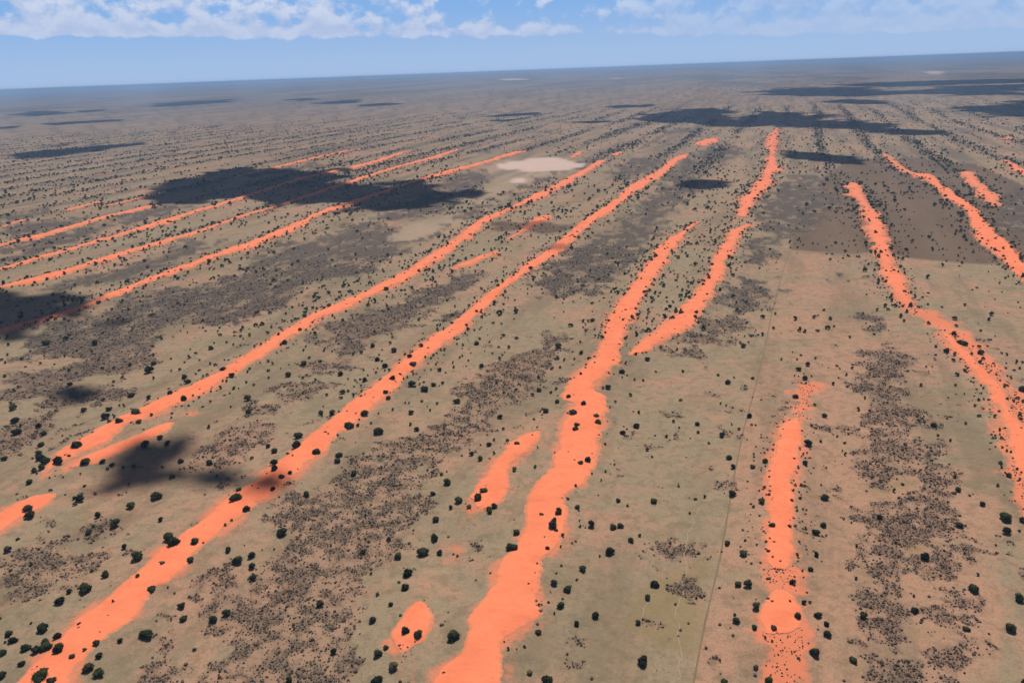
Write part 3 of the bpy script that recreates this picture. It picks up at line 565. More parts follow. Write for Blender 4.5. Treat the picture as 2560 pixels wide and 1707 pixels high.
Z = 640/2350.0
TILES = {(0, 1280): "285,25,75;1068,112,85;815,190,55;855,130,45;900,30,60;1482,68,50;1565,230,95;1600,275,90;1788,270,68;1150,318,58;1255,412,95;2125,72,40;2068,115,42;1877,124,36;1730,218,28;1870,280,28;2100,345,65;2188,447,90;2312,402,65;2320,500,70;2320,605,65;1750,435,60;1492,475,50o;1487,545,35o;1395,592,42;1270,590,48;976,572,68;840,535,44;288,478,40;450,178,24;165,245,38;73,342,65o;780,700,110;642,728,50;557,817,82;1397,705,68;1040,822,38;995,950,36o;1662,860,68;1688,975,60;2075,925,75;1953,987,72;1343,1125,98;730,1022,40;727,1060,28;290,1015,30;398,1065,90;85,1115,62;123,1172,60;45,1190,34;522,1140,60;422,1182,60;430,1230,80;237,1240,75;335,1265,68;28,1293,60;5,970,30;540,1255,90;882,1200,55;775,1262,45;918,1097,24;1112,1175,50;665,1325,50;912,1318,55;203,1390,55;815,1430,95;920,1475,95;20,1500,60;395,1500,120;470,1550,70;1402,1330,24;1785,1258,45;1540,688,28;1604,737,24;367,803,22",
(640, 1280): "1007,30,38;1653,65,62;250,185,95;1227,245,50;1038,270,35;988,365,55;1635,237,75;1765,222,25;1535,365,100;1692,367,68;1302,403,68;1812,382,28;1850,398,34;1393,557,96;1313,640,38;1368,683,82;2330,320,75;2153,553,25;1060,560,38;168,338,24;403,368,28;1115,755,45;597,842,70;1237,842,48;1075,988,82;1330,940,32;1368,1092,90;1498,1122,92;1497,1032,30;1408,1030,26;1815,1137,105;1701,1032,32;1320,1220,30;1190,1238,55;1113,1300,82;722,1277,65;1270,1415,90o;1110,1540,115;302,1540,62;2313,1250,45;2280,1185,24;1725,1468,42;2140,-5,55;2018,620,24;1325,1550,34;885,1400,40;355,1068,36;1445,162,22;1400,1565,30",
(1280, 1280): "272,27,48;420,12,62;392,78,64;366,132,90;405,165,48;298,232,38;468,207,46;622,78,28;628,127,42;722,115,76;922,132,68;988,120,66;1175,212,42;1095,257,56;585,263,28;550,280,32;450,314,34;321,332,48;198,340,18;900,360,95;807,402,35;652,523,66;42,183,66;20,318,75;1455,280,42;1715,373,38;1978,283,58;2123,378,70;2247,294,30;1925,360,24;1313,657,75;1250,780,70;509,700,76;383,650,75;595,615,36;448,857,72;465,790,28;391,926,34;770,945,70;590,1018,60;1152,1013,55;1210,1367,100;315,1540,108;230,468,40;452,485,36;117,527,28o;208,558,26;407,555,28;150,660,44;222,812,28;250,847,34;336,822,32;232,1020,32;242,1097,52;118,1228,44o;43,1250,20;162,1467,58o;733,1520,36;507,1295,30;605,1170,24;2075,660,62;2168,655,80;1905,690,30;2230,870,78;2262,832,30;2042,937,44;2063,993,60;1908,1023,32;2228,1058,54;2027,1127,30;1620,1013,28;1545,1077,30;2232,1487,34;2237,1420,50o;1950,1555,60;2325,1140,34;1503,840,34;1692,783,36;1762,765,32;1725,765,28;1545,450,20;2342,352,35;2283,460,24;2342,607,30;1780,1240,30o;1630,5,36;2342,790,26;2345,1540,50",
(1920, 1280): "195,130,46;342,145,42;506,120,56;438,185,60;535,210,30;1017,45,55;40,120,60;18,240,34;288,268,32;57,275,42;8,355,42;40,408,36;90,430,26;115,450,32;272,390,38;440,387,54;390,520,48;318,537,30;12,605,30;229,643,55;810,305,44;808,605,44o;1443,410,80;2187,52,88;2185,173,70;2308,170,34;2335,75,50;2087,298,30;1880,707,75;2295,788,74;1920,570,40;1335,765,32;357,733,24;40,818,30;8,790,28;200,817,34;333,828,50;383,825,36o;272,955,65;458,942,64;538,1025,52;547,1117,64;92,995,22;50,1065,60o;880,948,70;1820,1067,50;2217,1065,88;2027,1113,22;1480,770,24;1413,990,34;36,1180,34;430,1292,88;278,1333,32;783,1355,64;697,1540,26;15,1530,50;1175,280,36;1480,125,32;767,92,30;1752,118,60;1345,905,60;2340,1550,40",
(0, 853): "80,32,38;428,17,60;880,20,52;848,92,34;707,88,28;73,125,32;200,162,36;15,168,40;52,195,32;912,167,34;600,137,36;1403,48,38;1405,127,38;1573,157,34;1735,148,44;1798,110,34;1937,63,48;2143,30,32;2337,40,32;1966,17,28;1750,72,26;1830,172,30;1696,192,30;1930,205,34;1977,215,45;1652,260,36;1577,270,28;1833,265,36;1797,300,36;1903,308,38;1868,318,32;2046,255,50;2295,247,40;2273,278,34;2243,142,18;1413,203,48;1195,217,46;1053,242,38;940,248,38;640,260,44;375,205,34;500,210,28;235,235,26;45,320,38;303,337,32;603,316,32;1130,326,36;1380,267,80;1693,332,48;1722,370,60;1045,367,38;643,392,48;1410,340,34;2125,313,54;2043,362,34;2083,362,36;2260,375,36;2332,398,34;2023,428,42;1940,437,26;1940,460,30;2148,430,40;2190,433,22;2113,475,28;1836,445,34;128,455,40;168,420,32;1558,476,54;1373,517,50;1208,495,54;1684,530,58;1775,503,34;1830,515,32;2280,525,62;1930,553,32;1863,597,32;2118,600,32;2285,643,52;95,568,46;120,617,58;950,535,46;777,630,50;997,622,52;1100,588,28;1136,595,36;1260,655,74o;1388,674,40;965,692,86;1055,692,38;1005,737,44;1088,742,66;1280,736,48o;1580,662,28;1574,700,32;1404,597,20;1466,588,28;140,727,62;195,780,34;355,778,52;155,832,78;402,846,52;575,866,24;1320,810,28;1920,787,46;2083,10,30;378,950,52;736,898,24;703,962,72;1471,882,54;1343,955,82;1544,940,54;350,1026,50;378,1067,70;413,1103,66;635,1054,38;600,1048,28;545,1102,80;785,1110,72;948,1103,48;46,1077,50;300,1074,28;380,1164,58;320,1186,50;340,1213,26;1032,1133,50;988,1166,38;1130,1160,44;1228,1150,50;1490,1155,34;1657,1100,50;1930,1112,62;1747,1158,34;2315,1070,44;272,1290,50;457,1250,26;580,1246,22;737,1216,26;1580,1237,58;1995,1238,44;780,1326,36;1190,1307,36;466,1366,36;599,1405,22;1430,1420,90;686,1437,42;740,1445,70;690,1496,40;1210,1505,80;268,1535,74;2193,1360,50;2158,1445,98;2265,1540,72;2315,1328,32",
(640, 853): "46,27,38;236,25,46;267,12,48;192,105,24;281,64,22;462,47,34;441,80,36;551,23,26;627,85,38;700,92,26;490,150,40;108,180,44;151,205,34;592,185,38;407,220,28;440,203,60;115,268,42;229,248,20;304,215,20;295,308,62;118,333,32;428,337,34;545,352,36;892,117,44;968,103,46;1068,42,48;1233,18,44;1272,84,64;777,300,60;987,263,30;1160,80,26;1130,125,26;1116,168,48;1158,184,34;1025,312,30;1102,288,34;1115,247,28;1183,228,52;1183,270,30;1223,262,44;910,355,34;955,347,36;1000,357,54;844,347,28;1514,42,50;1408,142,54;1370,118,36;1440,98,34;1583,62,36;1622,52,22;1628,127,40;1608,155,30;1555,142,34;1312,202,36;1345,202,22;1447,207,64;1697,78,38;1730,75,34;1847,24,28;1897,32,40;2026,18,50;2228,50,36;2320,55,46;2098,90,24;2168,108,34;1974,106,26;1892,66,22;1953,74,20;2285,103,20;2260,123,34;2233,153,42;1870,146,36;1893,133,34;1949,175,34;2145,5,34;1652,210,32;1673,153,20;1811,195,34;1817,235,40;2070,227,48;1548,264,24;1606,260,30;1682,262,52;1741,288,26;1324,305,38;1443,300,34;1443,268,26;1472,298,18;1390,328,30;1354,340,28;1260,342,58;1279,368,28;1247,410,18;1040,430,22;1060,424,22;1430,390,75;1463,415,34;1506,392,34;1542,373,34;1628,398,54;1550,437,76;1713,383,44o;2210,378,46;975,452,42;850,455,40;792,468,58;900,497,42;965,500,40;781,518,44;1187,466,54;1215,518,48;1076,520,34;435,475,34;650,493,38;2275,468,40;1373,565,30;1408,565,30;1523,547,44;1660,570,38;1840,550,66;1575,598,26;1600,632,36;617,597,24;1257,623,44;1421,653,56;597,660,52;607,685,30;707,658,66;762,643,28;836,643,26;918,663,30;1002,657,78;1128,660,28;2243,695,52;948,717,28;940,769,46;1057,748,34;1418,762,44;1478,805,54;852,770,80;661,789,24;766,802,20;640,838,40;665,853,38;1125,826,84;1718,850,32;2272,803,40;2123,857,24;392,868,70;2187,903,40;2305,905,46o;2137,947,56;2060,950,30;110,960,52;373,957,78;172,1005,60;290,1030,44;335,1055,40;477,1002,20;417,1018,16;556,1018,62;763,1042,54;1983,1033,48;2183,1027,42;748,1097,52;2059,1075,60;167,1110,70;176,1175,74;1155,1157,30;897,1210,66;320,1210,48;385,1175,26;233,1245,56;100,1213,26;1700,1220,40;1750,1195,26;1620,1203,40;1750,1290,90;20,1355,46;157,1357,52;2092,1367,76;2040,1432,80;2112,1328,24;1618,1398,50;1860,1458,80;1787,1525,48;1953,1517,50o;2185,1510,62;2145,1537,60;1497,1422,20;470,1402,60",
(1280, 853): "427,45,62;627,8,36;638,105,48;417,158,46;482,173,40;572,162,34;700,157,36;680,213,34;758,197,30;807,127,18;806,170,18;985,30,32;1048,42,20;1163,15,26;1195,62,20;1141,117,42;1198,104,22;1090,92,18;1365,51,38;1514,76,38;1239,162,52;1046,200,42;367,250,44;443,237,38;630,298,42;571,336,24;658,357,18;243,332,44;438,345,34;262,398,26;250,448,48;402,433,46;361,467,42;188,490,44;38,437,40;1010,280,54;1011,325,30;1057,312,26;885,285,16;1126,351,32;1202,355,42;1318,277,32;1565,272,44;1893,308,40;1983,377,56;2035,333,30;2212,337,44;2120,40,52;2093,14,36;2170,8,30;832,428,40;886,422,54;519,507,54;567,494,22;563,466,18;637,499,24;417,551,48;420,495,18;1086,492,46;951,554,38;659,572,60;897,605,28;1549,536,44;1917,572,32;1969,588,32;2207,514,20;312,638,54;512,655,30;560,650,70;679,657,20;728,679,32;772,688,52;713,724,30;791,740,64;1114,642,24;1166,650,46o;200,716,36;276,672,18;276,702,16;232,787,30;591,765,64;582,803,60;1482,732,44;1533,790,34;1700,759,50;1707,833,42;2180,688,50;2200,765,34;2238,768,28;2015,763,28;2083,803,42;1025,780,24;1056,804,28;1141,780,54;1016,837,48;1927,864,58;185,857,30;797,860,30;630,902,22;1314,864,22;1421,871,42;1635,888,24;1804,932,40;856,940,34;48,941,56;234,974,28;391,1017,20;517,1014,30;736,1032,24;546,1068,24;573,1093,44;634,1117,62;700,1087,68;1243,993,48;1284,1058,34;214,1150,46;22,1178,50o;1992,1067,60;2216,1032,34;2323,1100,50;2204,1148,48;2025,1155,50;941,1127,30;857,1193,34;731,1212,34;817,1273,30;584,1323,40;1533,1327,38;2317,1335,42;793,1408,20;460,1437,26;512,1442,40;971,1457,54;1061,1506,36;1300,1463,60;1684,1443,42;1764,1424,42;2015,1400,72;2293,1470,64;2220,1513,44;2193,1487,24;600,1518,52;613,1552,22;303,1522,26;425,1555,60",
(1920, 853): "227,100,24;126,165,36;300,127,34;267,165,30;435,157,32;360,215,48;276,258,48;631,225,34;656,252,26;775,243,42;556,242,18;719,308,34;600,390,44;246,316,26;281,321,20;332,294,22;338,340,56;397,318,28;349,382,32;303,378,20;250,508,50;426,580,42;40,688,24;518,682,50;825,625,46o;886,522,34;394,768,38;146,733,28;138,806,22;310,822,30;118,860,18;633,868,34;733,850,28;486,918,38;703,928,38;362,937,68;248,925,24;305,898,20;51,945,28;83,960,22;119,960,20;83,999,20;145,911,14;292,992,24;711,1037,42;681,1005,24;326,1037,32;355,1022,26;308,1055,26;388,1068,24;242,1077,36;345,1118,56;72,1140,38;275,1158,34;15,1190,32;10,1245,34;66,1270,38;228,1195,18;208,1277,18;238,1275,26;214,1297,24;250,1317,34;303,1314,46;338,1323,36;338,1287,26;487,1317,28;233,1370,38;284,1382,26;14,1405,42;45,1440,28;298,1436,42;215,1458,46;520,1433,66;262,1521,30;267,1550,32;323,1538,34;352,1546,26;535,1160,26;1537,48,38;1935,50,44;1642,88,50;1715,118,44;1867,117,46;1950,105,52;2187,123,34;2143,110,26;1975,162,38;1950,192,44;1698,174,44;1770,163,30;1798,176,20;1450,230,30;1506,235,20;1800,265,44;1733,305,46;1402,402,38;1721,402,32;2340,445,60;1652,518,22;1893,588,38;1937,680,42;1523,768,54;1811,752,36;1560,860,38;1673,908,38;2085,687,42;1930,535,36;1975,530,30;2023,535,30;1803,483,20;2135,1115,44;2137,1153,36;2213,1230,48;2230,1018,32;2190,1002,32;2248,1074,28;2285,1172,34;2106,1318,42;1715,1243,46;1740,1360,56;1720,1395,34;1663,1125,26;1965,1495,54;1850,1413,22;1233,1310,40;1158,1372,44;904,1372,22;2123,813,34;2140,887,34;2083,862,28;2063,887,28;2090,887,22;2175,797,30;2127,855,24;2310,247,36;2260,264,32;2225,333,36;2195,317,26;2180,247,28;2022,290,28;2070,203,30;2095,303,28;2130,358,26;2190,403,32;2168,416,34;2255,545,38;2335,553,34;2290,523,38;2195,530,32;1978,430,30;1955,403,26;1888,375,26;1862,367,24;1915,440,24;1958,478,26;2310,657,30;2312,683,44;2320,713,44;2210,645,26;2120,640,28;2320,800,36;2290,867,34;2343,985,24;2325,1203,30;2304,1268,28;2175,1203,26;2280,183,34;2185,200,24;2280,200,30;2335,193,30;2145,970,34;2085,966,22;1790,20,60;1760,10,50;2015,45,26;1880,45,26"}
rows = []
for (ox, oy), s in TILES.items():
    for q_ in s.split(';'):
        ol = q_.endswith('o'); a, b, c = (float(v) for v in q_.rstrip('o').split(','))
        rows.append((ox+a*Z, oy+b*Z, c*Z, ol))
px = np.array([r[0] for r in rows]); py = np.array([r[1] for r in rows]); pw = np.array([r[2] for r in rows]); pol = np.array([r[3] for r in rows])
# the foot of the plant is a little below the middle of its dark blob
g0 = unproject(np.stack([px, py+pw*0.22], 1), ground_z)
slant = np.sqrt(g0[:, 0]**2+g0[:, 1]**2+ALT**2)
zdep = np.hypot(g0[:, 0], g0[:, 1])*1.0
ang = np.arctan2(ALT, np.hypot(g0[:, 0], g0[:, 1]))-PITCH
wm = pw*slant*np.cos(ang)/F_PX*0.93
tree_pts = np.c_[g0, wm]

# ---- labels: where each tree stands, counted from the near end
def ordinal(n):
    o = ['first', 'second', 'third', 'fourth', 'fifth', 'sixth', 'seventh', 'eighth', 'ninth', 'tenth', 'eleventh', 'twelfth', 'thirteenth', 'fourteenth', 'fifteenth', 'sixteenth', 'seventeenth', 'eighteenth', 'nineteenth']
    if n <= 19: return o[n-1]
    tens = {2: 'twent', 3: 'thirt', 4: 'fort', 5: 'fift', 6: 'sixt', 7: 'sevent', 8: 'eight', 9: 'ninet'}[n//10]
    return tens+'ieth' if n % 10 == 0 else tens+'y-'+o[n % 10-1]
sizes = pw
order = np.argsort(-pw)
is_tree = wm > 2.0
idx_t = [i for i in order if is_tree[i]][:300]
near_thr = None
place = {}
inpatch = shrub_mask(tree_pts[:, 0], tree_pts[:, 1]) > 0.5
for i in idx_t:
    p = tree_pts[i, :2]; best = (1e9, None, 0)
    for d in dunes:
        sd = poly_sd(p[:1].copy(), p[1:2].copy(), d['poly'], 1e5)[0]
        if -sd < best[0]: best = (-sd, d, sd)
    d = best[1]; m = d['mid']; k = np.argmin(np.hypot(*(m-p).T)); side = 'right' if (p-m[k])@(d['R'][k]-d['L'][k]) > 0 else 'left'
    nm = d['name']
    if best[2] > 0: pl = 'on '+nm
    elif best[2] > -7: pl = 'hugging %s of %s' % (side, nm)
    else: pl = 'well %s of %s' % (side, nm)
    sz = 'large' if wm[i] > 4.2 else 'medium' if wm[i] > 2.9 else 'small'
    place.setdefault((('dry olive' if pol[i] else 'dark green'), sz, pl), []).append(i)
labels = {}
for (colr, sz, pl), lst in place.items():
    lst.sort(key=lambda i: -py[i])
    for n, i in enumerate(lst):
        if len(lst) == 1: labels[i] = '%s %s tree %s' % (sz, colr, pl)
        else: labels[i] = '%s %s tree %s, %s from bottom' % (sz, colr, pl, ordinal(n+1))
proto = {}
def add_tree(i):
    v = int(rng.integers(0, 6)); tv_ = v % 3
    x, y, w_ = tree_pts[i]; z = float(ground_z([x], [y])[0])
    root = bpy.data.objects.new('thorn_tree', None); C.collection.objects.link(root)
    root.empty_display_size = 0.5
    root.location = (x, y, z); root.rotation_euler = (0, 0, rng.uniform(0, 2*PI))
    hs = rng.uniform(0.78, 1.12); root.scale = (w_*rng.uniform(0.95, 1.35), w_*rng.uniform(0.95, 1.25), w_*hs)
    root['label'] = labels[i]; root['category'] = 'tree'; root['group'] = 'trees scattered over the dune plain'
    key = (v, bool(pol[i]))
    if key not in proto:
        a = bpy.data.objects.new('crown', crowns[v][1 if pol[i] else 0]); b = bpy.data.objects.new('trunk', trunks[tv_]); proto[key] = (a, b)
    else: a, b = proto[key][0].copy(), proto[key][1].copy()
    for o in (a, b): C.collection.objects.link(o); o.parent = root
for i in idx_t: add_tree(i)
picked = set(idx_t)

# ---- every other tree, out to where they melt into the plain: one scatter
def merge(base, P_, sc, zsc, rot, name, mat, smooth=False, **props):
    """copies of the base shapes at the given places as one mesh"""
    Vs, Fs, off = [], [], 0; nb = len(base); kk = rng.integers(0, nb, len(P_))
    for b in range(nb):
        s = kk == b
        if not s.any(): continue
        v, f = base[b]; n = s.sum(); cr, sr = np.cos(rot[s])[:, None], np.sin(rot[s])[:, None]
        X = (v[None, :, 0]*cr-v[None, :, 1]*sr)*sc[s][:, None]+P_[s][:, 0:1]
        Y = (v[None, :, 0]*sr+v[None, :, 1]*cr)*sc[s][:, None]+P_[s][:, 1:2]
        Zz = v[None, :, 2]*zsc[s][:, None]+P_[s][:, 2:3]
        Vs.append(np.stack([X, Y, Zz], -1).reshape(-1, 3)); Fs.append((f[None]+(np.arange(n)*len(v))[:, None, None]+off).reshape(-1, 3)); off += n*len(v)
    return link(name, mesh_np(name, np.concatenate(Vs), np.concatenate(Fs), mat, smooth=smooth), **props)
def to_pix(x, y, z):
    v = np.stack([x, y, z-ALT], -1); d = v@Fv
    return W/2+F_PX*(v@Xc)/d, Hh/2-F_PX*(v@Yc)/d
def in_any(x, y, polys, pad=200):
    o = np.zeros(x.shape, bool)
    for g in polys: o |= poly_sd(x, y, g, 1.0) > 0
    return o
rest = np.array([tree_pts[i] for i in range(len(rows)) if i not in picked and wm[i] > 1.7])
small = np.array([tree_pts[i] for i in range(len(rows)) if i not in picked and wm[i] <= 1.7])
def scatter(n, r0, r1, power=1.0):
    r = np.sqrt(rng.uniform(r0**2, r1**2, n)); t = rng.uniform(-0.72, 0.72, n)
    return r*np.sin(t), r*np.cos(t)
def tree_prob(x, y, near_, sh, ix, iy):
    p = 0.55*np.clip(fbm(across(x, y)/60, along(x, y)/160, 3)*3.2-1.0, 0, 1)
    p += 1.3*np.exp(-np.abs(near_)/12)*(near_ < 80)
    p *= 1-0.72*sh
    rows_ = np.clip(rows_at(x, y)*1.6, 0, 1)
    far = np.clip((np.hypot(x, y)-1100)/900, 0, 1)
    far2 = np.clip((np.hypot(x, y)-1500)/900, 0, 1); p = p*(1-far*0.25-far2*0.40)+far2*rows_*1.6
    p *= np.where(near_ < -4, 0.30, 1)
    right = np.clip((ix-1860)/120, 0, 1)*np.clip((iy-520)/150, 0, 1)
    p *= 1-0.72*right*(near_ > 10)
    p *= np.where((ix > 1150) & (ix < 1480) & (iy < 445) & (iy > 385), 0.05, 1)
    return p
tx, ty = scatter(170000, 150, 5600)
tz = ground_z(tx, ty); ix, iy = to_pix(tx, ty, tz)
_, nr = dune_field(tx, ty); sh = shrub_mask(tx, ty); rr_ = np.hypot(tx, ty)
keepp = tree_prob(tx, ty, nr, sh, ix, iy)*(1+0.35*np.exp(-((rr_-1050)/450)**2))*np.clip(1.0-(rr_-1500)/4300, 0.02, 1.0)
inside = (ix > -20) & (ix < W+20) & (iy < Hh+20) & (iy > 850)     # the traced part of the picture is already planted
seen = (ix > -500) & (ix < W+500)
keep = (rng.random(len(tx)) < keepp) & ~inside & seen & ~in_any(tx, ty, paleg+pale2g)
T = np.c_[tx, ty, np.clip(rng.gamma(6.0, 0.60, len(tx)), 1.6, 7.5)*(1.0+0.12*np.clip((rr_-600)/1200, 0, 1))][keep]
T = np.r_[T, rest]
tr = np.hypot(T[:, 0], T[:, 1]); Tz = ground_z(T[:, 0], T[:, 1])
mid_base = [crown_mesh(200+s, 0, 4) for s in range(5)]
print('scatter trees', len(T))
far_base = []
v1, f1 = ICO1
for s in range(4):
    r = np.random.default_rng(300+s); far_base.append((v1*(1+(r.random((len(v1), 1))-0.5)*0.5)*np.array([0.45, 0.45, 0.32])+np.array([0, 0, 0.40]), f1))
n_ = tr < 1500
PT = np.c_[T[:, :2], Tz]; rot = rng.uniform(0, 2*PI, len(T))
Vn = merge(mid_base, PT[n_], T[n_, 2], T[n_, 2]*rng.uniform(0.75, 1.15, n_.sum()), rot[n_], 'woodland', M_leaf,
      kind='stuff', label='hundreds of small dark trees dotting the middle distance along the dunes', category='trees')
f_ = ~n_
Vf = merge(far_base, PT[f_], T[f_, 2]*1.1, T[f_, 2]*1.1, rot[f_], 'far_woodland', M_leaf,
      kind='stuff', label='countless tiny dark trees in rows fading towards the horizon', category='trees')
# ---- low shrubs
bush = []
for s in range(7):
    r = np.random.default_rng(400+s); v, f = ICO1
    v = v*(1+(r.random((len(v), 1))-0.5)*0.55)*np.array([0.5, 0.5, 0.42]); v[:, 2] = np.maximum(v[:, 2]+0.22, -0.05); bush.append((v, f))
def jitter_grid(step, r0, r1):
    xs = np.arange(-r1*0.75, r1*0.75, step); ys = np.arange(r0*0.6, r1, step)
    X, Y = np.meshgrid(xs, ys); X = X.ravel()+rng.uniform(-.5, .5, X.size)*step; Y = Y.ravel()+rng.uniform(-.5, .5, Y.size)*step
    r = np.hypot(X, Y); s = (r > r0) & (r < r1) & (np.abs(np.arctan2(X, Y)) < 0.66); return X[s], Y[s]
bx, by, bs = [], [], []
for step, r0, r1, szs in ((1.12, 165, 480, 0.80), (1.5, 480, 760, 1.0), (2.2, 760, 1200, 1.25)):
    X, Y = jitter_grid(step, r0, r1); mk = shrub_mask(X, Y)
    cl = clump(X, Y)*0.95
    s = (mk > 0.42) & (rng.random(len(X)) < np.clip(cl, 0.22, 0.92)*np.clip(1.25-(np.hypot(X, Y)-450)/750, 0.12, 1))
    bx.append(X[s]); by.append(Y[s]); bs.append(szs*np.clip(rng.lognormal(-0.18, 0.42, s.sum()), 0.35, 2.3))
    # bushes on the overgrown red sand
    if r0 < 700:
        rd = np.zeros(len(X), bool)
        for g in redg[:5]: rd |= poly_sd(X, Y, g, 2) > 0
        s = rd & (rng.random(len(X)) < 0.22); bx.append(X[s]); by.append(Y[s]); bs.append(szs*rng.uniform(0.5, 1.2, s.sum()))
# loose ones on the open plain and along dune feet
X, Y = scatter(5400, 150, 1100); _, n2_ = dune_field(X, Y); s = rng.random(len(X)) < (0.18+0.75*np.exp(-np.abs(n2_)/9))*fbm(X/40, Y/40, 2)*1.3
bx.append(X[s]); by.append(Y[s]); bs.append(rng.uniform(0.35, 1.3, s.sum()))
# bushy rim on the near right-hand dunes
X, Y = scatter(34000, 300, 1300); X_, Y_ = X, Y
sel = np.zeros(len(X), bool)
for d in dunes:
    if d['name'] in ('the upright right-hand dune', 'the right-edge dune', 'the upper right dune', 'the far right curving dune'):
        sd = poly_sd(X, Y, d['poly'], 30); sel |= (sd > -12) & (sd < 4) & (rng.random(len(X)) < 0.6)
bx.append(X[sel]); by.append(Y[sel]); bs.append(rng.uniform(0.5, 1.9, sel.sum()))
X, Y = scatter(60000, 650, 2300); _, n3_ = dune_field(X, Y); s = rng.random(len(X)) < np.maximum(0.95*np.exp(-np.abs(n3_+1)/7), 0.26*(n3_ < 0))
bx.append(X[s]); by.append(Y[s]); bs.append(rng.uniform(0.8, 2.6, s.sum()))
bx.append(small[:, 0]); by.append(small[:, 1]); bs.append(small[:, 2]*1.1)
bx, by, bs = map(np.concatenate, (bx, by, bs))
print('bushes', len(bx))
merge(bush, np.c_[bx, by, ground_z(bx, by)], bs, bs*rng.uniform(0.7, 1.1, len(bs)), rng.uniform(0, 6.3, len(bs)), 'scrub', M_shrub,
      kind='stuff', label='low dark grey scrub bushes covering the ground in ragged patches', category='scrub')

# ------------------------------------------------------------------ cumulus overhead: they throw the dark patches on the plain
CL = [
 ("395,480 440,450 520,430 620,424 700,420 780,425 840,430 870,440 830,455 845,465 900,470 960,468 1010,455 1060,450 1090,470 1100,500 1060,515 980,522 900,520 840,510 770,505 700,520 640,500 560,495 480,505 420,490", 1.0),
 ("1140,482 1180,470 1220,482 1190,497 1150,494", 0.8), ("-160,735 0,745 90,740 180,750 235,762 200,778 150,795 90,815 40,830 0,845 -160,870", 1.0),
 ("114,984 142,976 191,967 218,970 262,972 226,1000 218,1014 163,1005 123,995", 0.95), ("250,812 290,800 335,800 310,816 265,820", 0.6),
 ("237,1229 300,1153 340,1122 408,1112 463,1106 477,1122 436,1147 417,1161 381,1176 463,1180 531,1182 613,1206 667,1203 684,1219 673,1236 636,1244 600,1226 545,1212 463,1206 408,1206 313,1219 259,1238", 0.92),
 ("200,1325 250,1308 290,1288 350,1270 340,1300 280,1322 180,1347 110,1352", 0.6), ("1120,1668 1180,1658 1206,1680 1150,1697", 0.3),
 ("1230,562 1260,555 1330,562 1420,565 1450,570 1410,581 1340,590 1300,584 1240,577", 0.62), ("1320,631 1400,618 1445,625 1400,634", 0.5),
 ("1690,462 1720,452 1780,449 1828,457 1815,467 1760,475 1710,470", 0.9),
 ("1600,298 1640,285 1700,275 1780,272 1815,280 1830,296 1870,290 1910,282 2040,282 2060,300 2130,303 2180,310 2200,322 2280,325 2350,331 2340,336 2240,334 2160,327 2060,320 1950,318 1850,316 1760,312 1680,310 1610,309", 1.0),
 ("1960,377 2020,380 2120,390 2168,400 2140,411 2060,406 1990,396 1965,387", 0.85),
 ("1900,231 1960,222 2050,218 2140,218 2200,229 2300,222 2400,215 2600,210 2600,238 2450,237 2300,235 2150,241 2000,241 1930,237", 1.0),
 ("2100,212 2200,206 2400,201 2600,196 2600,206 2400,212 2250,217 2120,216", 0.9), ("2050,255 2120,248 2200,252 2235,262 2120,260", 0.7),
 ("2400,272 2470,262 2560,252 2620,250 2620,296 2500,293 2430,282", 0.9), ("20,388 100,378 200,368 330,359 355,361 250,378 130,394 60,398", 0.95),
 ("110,366 170,357 205,357 150,368", 0.6), ("105,309 200,303 300,298 312,302 200,309 130,314", 0.9), ("28,286 90,279 150,278 168,283 100,291 50,292", 0.9),
 ("188,278 250,274 267,277 200,282", 0.8), ("385,261 450,255 560,249 600,246 560,257 450,266 400,267", 0.95), ("698,250 760,246 808,247 760,253", 0.8),
 ("780,259 850,252 900,249 890,258 820,261", 0.9), ("890,263 960,258 1008,260 960,265 900,267", 0.8), ("0,318 52,315 40,321 -20,324", 0.8),
 ("1205,292 1280,285 1350,281 1345,287 1250,293", 0.7), ("1205,303 1300,297 1330,295 1260,304", 0.7), ("1510,267 1560,263 1645,262 1620,268 1540,271", 0.85),
 ("1400,307 1500,302 1552,304 1480,309", 0.75), ("505,320 545,313 560,313 530,320", 0.5)]
mc = bpy.data.materials.new('cloud_vapour'); mc.use_nodes = True; t = NT(mc.node_tree); mc.node_tree.nodes.remove(mc.node_tree.nodes['Principled BSDF'])
dif = t.node('ShaderNodeBsdfDiffuse', ins={0: (0.9, 0.9, 0.9, 1)}); trl = t.node('ShaderNodeBsdfTranslucent', ins={0: (0.10, 0.10, 0.11, 1)})
mx = t.node('ShaderNodeMixShader', ins={0: 0.08, 1: dif.outputs[0], 2: trl.outputs[0]}); tp_ = t.node('ShaderNodeBsdfTransparent')
nz = t.noise(pos(t), 0.009, 8, 0.66)
dn = t.m('MULTIPLY', t.ss(t.m('ADD', t.attr('cover'), t.m('MULTIPLY', t.m('SUBTRACT', nz, 0.5), 3.2)), 0.25, 0.62), t.attr('thick'))
mo = t.node('ShaderNodeMixShader', ins={0: dn, 1: tp_.outputs[0], 2: mx.outputs[0]})
mc.node_tree.links.new(mo.outputs[0], mc.node_tree.nodes['Material Output'].inputs[0])
CALT = 2000.0
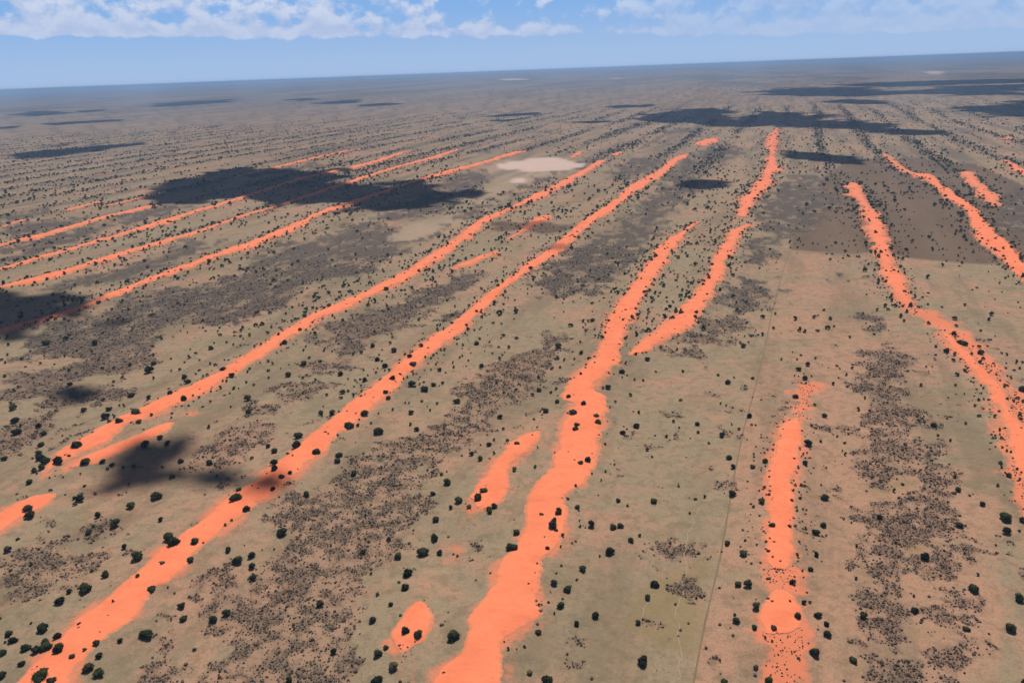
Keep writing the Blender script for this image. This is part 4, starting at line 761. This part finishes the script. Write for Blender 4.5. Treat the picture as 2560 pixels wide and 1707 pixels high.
for s, dens in CL:
    dens = 1.0 if dens > 0.65 else dens
    g = unproject(P(s), 0.0); CALT = 1900.0 if np.hypot(*g.mean(0)) < 1150 else 2000.0; off = S[:2]/S[2]*CALT; size = math.sqrt(np.ptp(g[:, 0])*np.ptp(g[:, 1])); m_ = 0.14*size
    n = 84; xs = np.linspace(g[:, 0].min()-m_, g[:, 0].max()+m_, n); ys = np.linspace(g[:, 1].min()-m_, g[:, 1].max()+m_, n)
    X, Y = np.meshgrid(xs, ys, indexing='ij'); sd = poly_sd(X.ravel(), Y.ravel(), g, 3*m_+50).reshape(n, n)
    sd = sd+((fbm(X.ravel()/size*7+len(s), Y.ravel()/size*7, 6, 0.62)-0.5).reshape(n, n))*size*0.34
    soft = (0.11 if np.hypot(*g.mean(0)) < 1150 else 0.05)*size
    dn_ = np.clip(sd/soft*0.5+0.5, 0, 1.6)
    h = np.clip(sd/size*2, 0, 1)**0.5*size*0.16*(0.6+0.8*fbm(X.ravel()/size*9, Y.ravel()/size*9, 4).reshape(n, n))
    hb = np.clip(sd/size*2, 0, 1)**0.5*size*0.03
    Vt = np.stack([X+off[0], Y+off[1], CALT+h+2], -1).reshape(-1, 3); Vb = np.stack([X+off[0], Y+off[1], CALT-hb-2], -1).reshape(-1, 3)
    ii = np.arange(n*n).reshape(n, n); fq = np.stack([ii[:-1, :-1], ii[1:, :-1], ii[1:, 1:], ii[:-1, 1:]], -1).reshape(-1, 4)
    ok = (dn_.ravel()[fq].max(1) > 0); ft = fq[ok]; fb = fq[ok][:, ::-1]+n*n
    th = 1-math.sqrt(1-min(dens, 0.999))
    link('cloud', mesh_np('cloud', np.r_[Vt, Vb], np.r_[ft, fb], mc, dict(cover=np.r_[dn_.ravel(), dn_.ravel()], thick=np.full(2*n*n, th))), kind='structure')

# ------------------------------------------------------------------ haze
hb = 62000.0; zt = ALT+6.0
v = np.array([(x, y, z) for z in (-6.0, zt) for y in (-hb, hb) for x in (-hb, hb)])
mh = bpy.data.materials.new('haze_air'); mh.use_nodes = True; nt = mh.node_tree; nt.nodes.remove(nt.nodes['Principled BSDF'])
pv = nt.nodes.new('ShaderNodeVolumePrincipled'); nt.links.new(pv.outputs[0], nt.nodes['Material Output'].inputs['Volume'])
pv.inputs['Color'].default_value = (0.44, 0.66, 1.0, 1); pv.inputs['Density'].default_value = 6.2e-5; pv.inputs['Anisotropy'].default_value = 0.0
link('haze', mesh_np('haze', v, np.array([(0, 2, 3, 1), (4, 5, 7, 6), (0, 1, 5, 4), (2, 6, 7, 3), (0, 4, 6, 2), (1, 3, 7, 5)]), mh, smooth=False), kind='stuff')
